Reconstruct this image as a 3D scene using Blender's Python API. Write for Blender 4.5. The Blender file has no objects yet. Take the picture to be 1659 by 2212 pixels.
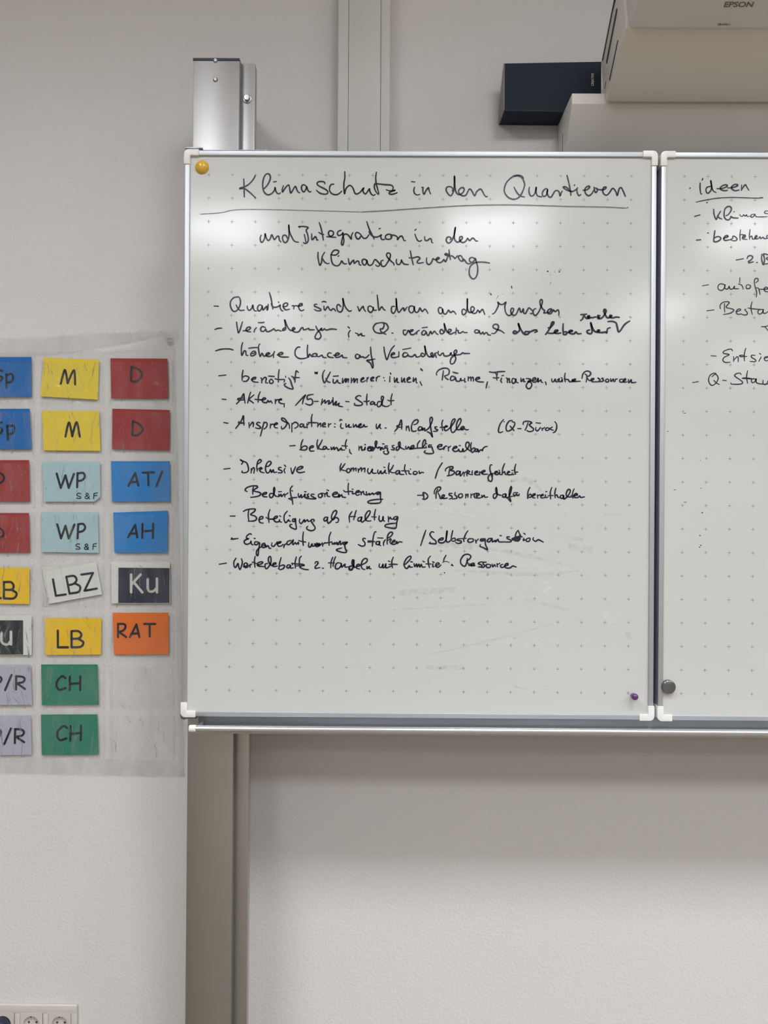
import bpy, bmesh, math, random
from mathutils import Vector, Matrix
random.seed(7)
SC = bpy.context.scene
COL = SC.collection

# ------------------------------------------------------------------ camera
ZG = 2.2165                       # height of the first printed row of the whiteboard grid
F = 1661.0
CAM = Vector((0.38743, -1.63975, ZG - 0.71647))
PITCH, YAW, ROLL = -0.00068839, 0.00568962, -0.00605542
RX = Matrix.Rotation(PITCH, 3, 'X'); RZ = Matrix.Rotation(YAW, 3, 'Z'); RY = Matrix.Rotation(ROLL, 3, 'Y')
RC = RZ @ RX @ RY                 # camera axes: x right, y forward, z up
cd = bpy.data.cameras.new('camera'); cam = bpy.data.objects.new('camera', cd); COL.objects.link(cam)
cd.sensor_fit = 'HORIZONTAL'; cd.sensor_width = 36.0; cd.lens = 36.0 * F / 1659.0
cd.clip_start = 0.02
cam.matrix_world = Matrix.Translation(CAM) @ (RC @ Matrix.Rotation(math.radians(90), 3, 'X')).to_4x4()
SC.camera = cam

# ------------------------------------------------------------------ world, lamps, exposure
w = bpy.data.worlds.new('world'); SC.world = w; w.use_nodes = True
w.node_tree.nodes['Background'].inputs[0].default_value = (0.9, 0.95, 1.0, 1)
w.node_tree.nodes['Background'].inputs[1].default_value = 0.3
SC.view_settings.view_transform = 'Standard'; SC.view_settings.look = 'None'
SC.view_settings.gamma = 1.0; SC.view_settings.use_curve_mapping = False
SC.view_settings.exposure = EXPOSURE = 0.52
CEIL = 3.55
LAMPS = [(x, y) for y in (-1.80, -3.80, -5.93, -8.08) for x in (-0.78, 1.12, 3.02, 4.92)]
LAMP_W, LAMP_L, SPREAD = 16.5, 7.6, 140
LAMP_COL = (0.95, 0.985, 1.035)
for i, (x, y) in enumerate(LAMPS):
    l = bpy.data.lights.new('louvre_light', 'AREA'); l.shape = 'RECTANGLE'; l.size = 0.62; l.size_y = 0.60
    l.energy = LAMP_W; l.color = LAMP_COL; l.spread = math.radians(SPREAD)
    o = bpy.data.objects.new('louvre_light', l); COL.objects.link(o); o.location = (x, y, CEIL - 0.062)

# ------------------------------------------------------------------ helpers
def at(u, v, y):
    """point on the plane y behind the photograph's pixel (u, v)"""
    d = RC @ Vector(((u - 829.5) / F, 1, -(v - 1106) / F))
    return CAM + d * ((y - CAM.y) / d.y)

def mat(name, col, rough=0.5, metal=0.0, spec=0.5, coat=0.0, bump=None, coatr=0.1, var=0.0, vscale=6.0):
    m = bpy.data.materials.new(name); m.use_nodes = True
    nt = m.node_tree; b = nt.nodes['Principled BSDF']
    b.inputs['Base Color'].default_value = (*col, 1); b.inputs['Roughness'].default_value = rough
    b.inputs['Metallic'].default_value = metal; b.inputs['Specular IOR Level'].default_value = spec
    b.inputs['Coat Weight'].default_value = coat; b.inputs['Coat Roughness'].default_value = coatr
    if var or bump:
        tc = nt.nodes.new('ShaderNodeTexCoord')
    if var:
        n = nt.nodes.new('ShaderNodeTexNoise'); n.inputs['Scale'].default_value = vscale; n.inputs['Detail'].default_value = 4
        nt.links.new(tc.outputs['Object'], n.inputs['Vector'])
        mx = nt.nodes.new('ShaderNodeMix'); mx.data_type = 'RGBA'
        mx.inputs[6].default_value = (*[c * (1 - var) for c in col], 1); mx.inputs[7].default_value = (*[min(1, c * (1 + var)) for c in col], 1)
        nt.links.new(n.outputs['Fac'], mx.inputs[0]); nt.links.new(mx.outputs[2], b.inputs['Base Color'])
    if bump:
        sc, st, dist = bump
        n = nt.nodes.new('ShaderNodeTexNoise'); n.inputs['Scale'].default_value = sc; n.inputs['Detail'].default_value = 3
        nt.links.new(tc.outputs['Object'], n.inputs['Vector'])
        bp = nt.nodes.new('ShaderNodeBump'); bp.inputs['Strength'].default_value = st; bp.inputs['Distance'].default_value = dist
        nt.links.new(n.outputs['Fac'], bp.inputs['Height']); nt.links.new(bp.outputs['Normal'], b.inputs['Normal'])
    return m

def plastic(name, haze, tint=(0.8, 0.8, 0.78), bump=0.35, scale=22, hmin=None):
    """thin clear crinkled foil"""
    m = bpy.data.materials.new(name); m.use_nodes = True
    nt = m.node_tree; b = nt.nodes['Principled BSDF']; out = nt.nodes['Material Output']
    b.inputs['Base Color'].default_value = (*tint, 1); b.inputs['Roughness'].default_value = 0.12
    tr = nt.nodes.new('ShaderNodeBsdfTransparent'); gl = nt.nodes.new('ShaderNodeBsdfGlossy'); gl.inputs['Roughness'].default_value = 0.06
    tc = nt.nodes.new('ShaderNodeTexCoord'); mp = nt.nodes.new('ShaderNodeMapping'); mp.inputs['Scale'].default_value = (1.6, 1, 0.7)
    n = nt.nodes.new('ShaderNodeTexNoise'); n.inputs['Scale'].default_value = scale; n.inputs['Detail'].default_value = 5; n.inputs['Distortion'].default_value = 1.2
    nt.links.new(tc.outputs['Object'], mp.inputs[0]); nt.links.new(mp.outputs[0], n.inputs['Vector'])
    bp = nt.nodes.new('ShaderNodeBump'); bp.inputs['Strength'].default_value = bump; bp.inputs['Distance'].default_value = 0.01
    nt.links.new(n.outputs['Fac'], bp.inputs['Height'])
    nt.links.new(bp.outputs['Normal'], gl.inputs['Normal'])
    lw = nt.nodes.new('ShaderNodeFresnel'); lw.inputs['IOR'].default_value = 1.38; nt.links.new(bp.outputs['Normal'], lw.inputs['Normal'])
    df = nt.nodes.new('ShaderNodeBsdfDiffuse'); df.inputs['Color'].default_value = (*tint, 1)
    mr = nt.nodes.new('ShaderNodeMapRange'); mr.inputs[1].default_value = 0.40; mr.inputs[2].default_value = 0.68
    mr.inputs[3].default_value = haze * 0.45 if hmin is None else hmin; mr.inputs[4].default_value = haze
    n2 = nt.nodes.new('ShaderNodeTexNoise'); n2.inputs['Scale'].default_value = scale * 0.8; n2.inputs['Detail'].default_value = 3; n2.inputs['Distortion'].default_value = 0.8
    nt.links.new(mp.outputs[0], n2.inputs['Vector']); nt.links.new(n2.outputs['Fac'], mr.inputs[0])
    m1 = nt.nodes.new('ShaderNodeMixShader'); m2 = nt.nodes.new('ShaderNodeMixShader')
    nt.links.new(mr.outputs[0], m1.inputs[0]); nt.links.new(tr.outputs[0], m1.inputs[1]); nt.links.new(df.outputs[0], m1.inputs[2])
    nt.links.new(lw.outputs[0], m2.inputs[0]); nt.links.new(m1.outputs[0], m2.inputs[1]); nt.links.new(gl.outputs[0], m2.inputs[2])
    nt.links.new(m2.outputs[0], out.inputs[0])
    return m

def veil(name, col, a):
    m = bpy.data.materials.new(name); m.use_nodes = True
    nt = m.node_tree; b = nt.nodes['Principled BSDF']
    b.inputs['Base Color'].default_value = (*col, 1); b.inputs['Alpha'].default_value = a; b.inputs['Roughness'].default_value = 0.4
    tc = nt.nodes.new('ShaderNodeTexCoord'); n = nt.nodes.new('ShaderNodeTexNoise'); n.inputs['Scale'].default_value = 90; n.inputs['Detail'].default_value = 4
    nt.links.new(tc.outputs['Object'], n.inputs['Vector'])
    mr = nt.nodes.new('ShaderNodeMapRange'); mr.inputs[1].default_value = 0.35; mr.inputs[2].default_value = 0.65; mr.inputs[3].default_value = 0; mr.inputs[4].default_value = 2 * a
    nt.links.new(n.outputs['Fac'], mr.inputs[0]); nt.links.new(mr.outputs[0], b.inputs['Alpha'])
    return m

def tag(o, label=None, cat=None, group=None, kind=None):
    if label: o['label'] = label
    if cat: o['category'] = cat
    if group: o['group'] = group
    if kind: o['kind'] = kind
    return o

def empty(name, loc, label=None, cat=None, group=None, kind=None):
    o = bpy.data.objects.new(name, None); COL.objects.link(o); o.location = loc; o.empty_display_size = 0.02
    return tag(o, label, cat, group, kind)

def wloc(o):
    v = Vector((0, 0, 0))
    while o: v += o.location; o = o.parent
    return v

def mesh_obj(name, verts, faces, m, parent=None, smooth=False, origin=None):
    base = wloc(parent) if parent else Vector((0, 0, 0))
    if origin is None: origin = base
    origin = Vector(origin)
    me = bpy.data.meshes.new(name); me.from_pydata([tuple(Vector(v) - origin) for v in verts], [], faces); me.update()
    if smooth:
        for p in me.polygons: p.use_smooth = True
    me.materials.append(m)
    o = bpy.data.objects.new(name, me); COL.objects.link(o); o.location = origin - base
    if parent: o.parent = parent
    return o

def from_bm(name, bm, m, parent=None, smooth=True, angle=35):
    base = wloc(parent) if parent else Vector((0, 0, 0))
    bmesh.ops.recalc_face_normals(bm, faces=bm.faces[:])
    bmesh.ops.translate(bm, verts=bm.verts[:], vec=-base)
    me = bpy.data.meshes.new(name)
    if smooth:
        for f in bm.faces: f.smooth = True
        for e in bm.edges:
            if len(e.link_faces) == 2 and e.calc_face_angle(0) > math.radians(angle): e.smooth = False
    bm.to_mesh(me); bm.free(); me.materials.append(m)
    o = bpy.data.objects.new(name, me); COL.objects.link(o)
    if parent: o.parent = parent
    return o

def bm_box(bm, x0, x1, y0, y1, z0, z1, bev=0.0, seg=2):
    r = bmesh.ops.create_cube(bm, size=1.0); vs = r['verts']
    bmesh.ops.scale(bm, vec=(x1 - x0, y1 - y0, z1 - z0), verts=vs)
    bmesh.ops.translate(bm, vec=((x0 + x1) / 2, (y0 + y1) / 2, (z0 + z1) / 2), verts=vs)
    if bev:
        es = list({e for v in vs for e in v.link_edges})
        bmesh.ops.bevel(bm, geom=es, offset=bev, segments=seg, affect='EDGES', profile=0.5)

def box(name, x0, x1, y0, y1, z0, z1, m, parent=None, bev=0.0, seg=2):
    bm = bmesh.new(); bm_box(bm, x0, x1, y0, y1, z0, z1, bev, seg)
    return from_bm(name, bm, m, parent)

def bm_prism(bm, poly, x0, x1, axis='X', bev=0.0, seg=2):
    """poly: (y, z) pairs extruded along X, or (x, z) pairs extruded along Y"""
    f = (lambda p, t: (t, p[0], p[1])) if axis == 'X' else (lambda p, t: (p[0], t, p[1]))
    a = [bm.verts.new(f(p, x0)) for p in poly]; b = [bm.verts.new(f(p, x1)) for p in poly]
    n = len(poly); fs = [bm.faces.new(a), bm.faces.new(b[::-1])]
    for i in range(n): fs.append(bm.faces.new((a[i], a[(i + 1) % n], b[(i + 1) % n], b[i])))
    if bev:
        bmesh.ops.recalc_face_normals(bm, faces=fs)
        es = [e for e in {e for g in fs for e in g.edges} if e.calc_face_angle(0) > math.radians(40)]
        bmesh.ops.bevel(bm, geom=es, offset=bev, segments=seg, affect='EDGES', profile=0.5)

def prism(name, poly, x0, x1, m, parent=None, axis='X', bev=0.0, seg=2):
    bm = bmesh.new(); bm_prism(bm, poly, x0, x1, axis, bev, seg)
    return from_bm(name, bm, m, parent)

def lathe(name, prof, centre, m, parent=None, n=40, axis=(0, -1, 0)):
    """prof: (radius, height) pairs turned about the axis through centre"""
    ax = Vector(axis).normalized(); u = ax.cross(Vector((0, 0, 1)));
    if u.length < 1e-3: u = Vector((1, 0, 0))
    u.normalize(); v = ax.cross(u); c = Vector(centre)
    V = []; Fc = []
    for r, h in prof:
        for k in range(n):
            a = 2 * math.pi * k / n; V.append(c + ax * h + (u * math.cos(a) + v * math.sin(a)) * r)
    for i in range(len(prof) - 1):
        for k in range(n):
            k2 = (k + 1) % n; Fc.append((i * n + k, i * n + k2, (i + 1) * n + k2, (i + 1) * n + k))
    bm = bmesh.new(); vv = [bm.verts.new(p) for p in V]
    for f in Fc: bm.faces.new([vv[i] for i in f])
    if prof[0][0] > 0: bm.faces.new(vv[:n])
    if prof[-1][0] > 0: bm.faces.new(vv[-n:])
    bmesh.ops.remove_doubles(bm, verts=bm.verts[:], dist=1e-7)
    return from_bm(name, bm, m, parent, angle=50)

# ---- pen strokes: flat ribbons with round ends lying on a surface y = const
def catmull(pts, step):
    if len(pts) < 3:
        return pts
    P = [pts[0]] + pts + [pts[-1]]; out = []
    for i in range(1, len(P) - 2):
        p0, p1, p2, p3 = P[i - 1], P[i], P[i + 1], P[i + 2]
        n = max(1, int((p2 - p1).length / step))
        for k in range(n):
            t = k / n
            out.append(0.5 * ((2 * p1) + (p2 - p0) * t + (2 * p0 - 5 * p1 + 4 * p2 - p3) * t * t + (3 * p1 - p0 - 3 * p2 + p3) * t * t * t))
    out.append(P[-2]); return out

def strip_mesh(name, data, y, m, parent, wmul=1.0):
    V = []; Fc = []
    for si, st in enumerate(data.split(';')):
        n = [int(t) for t in st.split()]
        wd = n[0] * 1e-4 * wmul; x, z = n[1], n[2]; pts = [Vector((x, z)) * 1e-4]
        for i in range(3, len(n), 2): x += n[i]; z += n[i + 1]; pts.append(Vector((x, z)) * 1e-4)
        q = catmull(pts, 0.004); L = len(q); b = len(V)
        for i, p in enumerate(q):
            d = (q[min(i + 1, L - 1)] - q[max(i - 1, 0)]).normalized(); nn = Vector((-d.y, d.x))
            r = wd / 2 * (0.15 + 0.85 * math.sin(math.pi * (i + .5) / L)) * (1 + .15 * math.sin(i * .6 + si))
            V += [(p.x + nn.x * r, y - si * 1e-6, p.y + nn.y * r), (p.x - nn.x * r, y - si * 1e-6, p.y - nn.y * r)]
            if i: k = b + 2 * i; Fc.append((k - 2, k - 1, k + 1, k))
    return mesh_obj(name, V, Fc, m, parent)

def strokes_mesh(name, data, y, m, parent, taper=0.78, wmul=1.0, y2=None, rnd=True):
    V = []; Fc = []
    for si, st in enumerate(data.split(';')):
        n = [int(t) for t in st.split()]
        wd = n[0] * 1e-4 * wmul; x, z = n[1], n[2]; pts = [Vector((x, z)) * 1e-4]
        for i in range(3, len(n), 2): x += n[i]; z += n[i + 1]; pts.append(Vector((x, z)) * 1e-4)
        q = catmull(pts, 0.0016); L = len(q); yy = y - (si % 5) * 0.00001
        rs = []
        for i, p in enumerate(q):
            e = min(i, L - 1 - i) / max(1.0, min(6.0, L / 2))
            rs.append(wd / 2 * (taper + (1 - taper) * min(1, e)) * (1 + (0.07 * math.sin(i * 0.37 + si) if rnd else 0)))
        for i, (p, r) in enumerate(zip(q, rs)):
            b = len(V); K = 10
            V += [(p.x + r * math.cos(2 * math.pi * k / K), yy, p.y + r * math.sin(2 * math.pi * k / K)) for k in range(K)]
            Fc.append(tuple(range(b, b + K)))
            if i:
                d = q[i] - q[i - 1]
                if d.length > 1e-7:
                    d.normalize(); nn = Vector((-d.y, d.x)); b = len(V)
                    for pp, rr, s in ((q[i - 1], rs[i - 1], 1), (q[i - 1], rs[i - 1], -1), (q[i], rs[i], -1), (q[i], rs[i], 1)):
                        V.append((pp.x + nn.x * rr * s, yy - 0.000002, pp.y + nn.y * rr * s))
                    Fc.append((b, b + 1, b + 2, b + 3))
    return mesh_obj(name, V, Fc, m, parent)

# ------------------------------------------------------------------ materials
WALLY = 0.278
M_wall = mat('wall_paint', (0.70, 0.675, 0.655), 0.85, spec=0.25, bump=(150, 0.42, 0.003), var=0.01)
M_ceil = mat('ceiling_white', (0.78, 0.76, 0.72), 0.9)
M_floor = mat('floor_lino', (0.19, 0.15, 0.10), 0.45, var=0.15, vscale=3)
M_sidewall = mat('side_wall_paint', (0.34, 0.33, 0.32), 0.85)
M_alu = mat('brushed_aluminium', (0.52, 0.53, 0.55), 0.5, metal=0.75)
M_alu_post = mat('powder_silver_post', (0.485, 0.475, 0.47), 0.42, metal=1.0, var=0.02, vscale=30)
M_tray = mat('polished_tray_lip', (0.72, 0.73, 0.76), 0.27, metal=0.95)
M_alu_dark = mat('dark_rail_aluminium', (0.24, 0.245, 0.255), 0.45, metal=0.6)  # darker grey metal for the tray back, post seam and hooks
M_chrome = mat('zinc_screw', (0.45, 0.47, 0.50), 0.38, metal=1.0)
M_white_pl = mat('white_plastic_cap', (0.80, 0.78, 0.74), 0.35)
M_navy = mat('dark_blue_backing', (0.075, 0.105, 0.22), 0.45)
M_capdark = mat('black_end_cap', (0.03, 0.035, 0.06), 0.5)
M_ink = mat('black_marker_ink', (0.020, 0.020, 0.036), 0.22)
M_ink_soft = mat('worn_marker_ink', (0.13, 0.13, 0.14), 0.3)
M_grid = mat('grey_grid_print', (0.20, 0.20, 0.20), 0.3)
M_duct = mat('cable_duct_white', (0.60, 0.585, 0.55), 0.5)
M_mount = mat('powder_coated_mount', (0.80, 0.77, 0.71), 0.5, bump=(900, 0.1, 0.0004))
M_proj = mat('projector_shell', (0.74, 0.72, 0.70), 0.4)
M_slot = mat('slot_dark', (0.04, 0.035, 0.06), 0.7)
M_spk = mat('speaker_cloth', (0.015, 0.024, 0.040), 0.85, bump=(1800, 0.5, 0.0006))
M_spk_side = mat('speaker_grey_end', (0.24, 0.225, 0.24), 0.45)
M_silver_print = mat('silver_print', (0.75, 0.75, 0.70), 0.35, metal=0.3)
M_grey_print = mat('grey_print', (0.16, 0.17, 0.16), 0.5)
M_yellow = mat('yellow_magnet', (0.72, 0.42, 0.035), 0.25, coat=0.5)
M_purple = mat('purple_magnet', (0.11, 0.02, 0.16), 0.22, coat=0.6)
M_steel = mat('turned_steel_magnet', (0.22, 0.22, 0.24), 0.28, metal=0.9)
M_socket = mat('socket_white', (0.62, 0.58, 0.53), 0.3)
M_plug = mat('dark_blue_plug', (0.015, 0.018, 0.04), 0.4)
M_hole = mat('contact_hole', (0.03, 0.03, 0.03), 0.6)
M_foil = plastic('clear_foil', 0.22, tint=(0.66, 0.66, 0.64), bump=0.16, scale=14)
M_pocket = plastic('clear_pocket_foil', 0.055, tint=(0.80, 0.80, 0.78), bump=0.8, scale=20, hmin=0.0)
M_fold = plastic('folded_foil', 0.42, tint=(0.68, 0.67, 0.63), bump=0.25, scale=9)
M_paper_white = mat('card_offwhite', (0.62, 0.62, 0.56), 0.7)
M_card_ink = mat('printed_black', (0.008, 0.008, 0.016), 0.5)
M_light_ink = mat('printed_light', (0.58, 0.58, 0.52), 0.5)
M_smudge_dark = veil('grey_eraser_smudge', (0.35, 0.36, 0.37), 0.07)
M_smudge_light = veil('wiped_streak', (0.90, 0.90, 0.88), 0.16)

def board_mat():
    m = bpy.data.materials.new('whiteboard_enamel'); m.use_nodes = True
    nt = m.node_tree; b = nt.nodes['Principled BSDF']; L = nt.links.new
    tc = nt.nodes.new('ShaderNodeTexCoord')
    n = nt.nodes.new('ShaderNodeTexNoise'); n.inputs['Scale'].default_value = 2.6; n.inputs['Detail'].default_value = 6; n.inputs['Distortion'].default_value = 0.6
    mp = nt.nodes.new('ShaderNodeMapping'); mp.inputs['Rotation'].default_value = (0, 0.35, 0); mp.inputs['Scale'].default_value = (0.7, 1, 2.2)
    L(tc.outputs['Object'], mp.inputs[0]); L(mp.outputs[0], n.inputs['Vector'])
    mx = nt.nodes.new('ShaderNodeMix'); mx.data_type = 'RGBA'
    mx.inputs[6].default_value = (0.565, 0.57, 0.55, 1); mx.inputs[7].default_value = (0.60, 0.605, 0.583, 1)
    L(n.outputs['Fac'], mx.inputs[0]); L(mx.outputs[2], b.inputs['Base Color'])
    b.inputs['Roughness'].default_value = 0.20
    mr = nt.nodes.new('ShaderNodeMapRange'); mr.inputs[3].default_value = 0.10; mr.inputs[4].default_value = 0.19
    b.inputs['Specular IOR Level'].default_value = 0.85
    n2 = nt.nodes.new('ShaderNodeTexNoise'); n2.inputs['Scale'].default_value = 9; n2.inputs['Detail'].default_value = 5; n2.inputs['Distortion'].default_value = 0.7
    L(mp.outputs[0], n2.inputs['Vector']); L(n2.outputs['Fac'], mr.inputs[0]); L(mr.outputs[0], b.inputs['Roughness'])
    bp = nt.nodes.new('ShaderNodeBump'); bp.inputs['Strength'].default_value = 0.03; bp.inputs['Distance'].default_value = 0.004
    n3 = nt.nodes.new('ShaderNodeTexNoise'); n3.inputs['Scale'].default_value = 7; n3.inputs['Detail'].default_value = 2
    L(tc.outputs['Object'], n3.inputs['Vector']); L(n3.outputs['Fac'], bp.inputs['Height']); L(bp.outputs['Normal'], b.inputs['Normal'])
    return m
M_board = board_mat()

SMUDGE = [
 ('dark', """48 5544 14311 760 -133 689 -134 862 -201;48 5272 13757 1724 -75 963 76;48 7714 14463 310 -33;104 7715 14290 517 -100;104 4102 13267 1242 77;104 4924 14307 759 -47;28 4593 11924 965 214 1101 284 825 247;28 3966 12903 2000 135;28 8468 14967 378 -15;28 6631 11283 242 -60;28 4244 12681 69 28;62 6792 13147 966 -235;62 6432 15627 310 88 242 -119 208 -206;62 4698 11683 794 6;62 8965 12472 70 -172"""),
 ('light', """69 4195 15027 724 57 829 -185;69 8617 13090 208 -240;69 8481 12848 242 -205;42 5960 13969 1035 -131 1136 -62;42 6385 12109 188 243 -50 -242;42 6901 12285 -103 -104 35 -69 103 18;42 7108 12287 -69 -104 70 -86 102 87 -103 103;42 7383 12323 -103 -104 70 -120 137 87 -104 137;42 7572 15117 138 35 0 -86 -103 -104 138 1;42 7169 13528 172 -33 -34 -104 -137 -69;42 7250 11495 -102 -105 69 -137 172 70 -1 138 -138 34;42 6630 11594 137 18 70 -120 -240 -209 276 -15"""),
]
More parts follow.
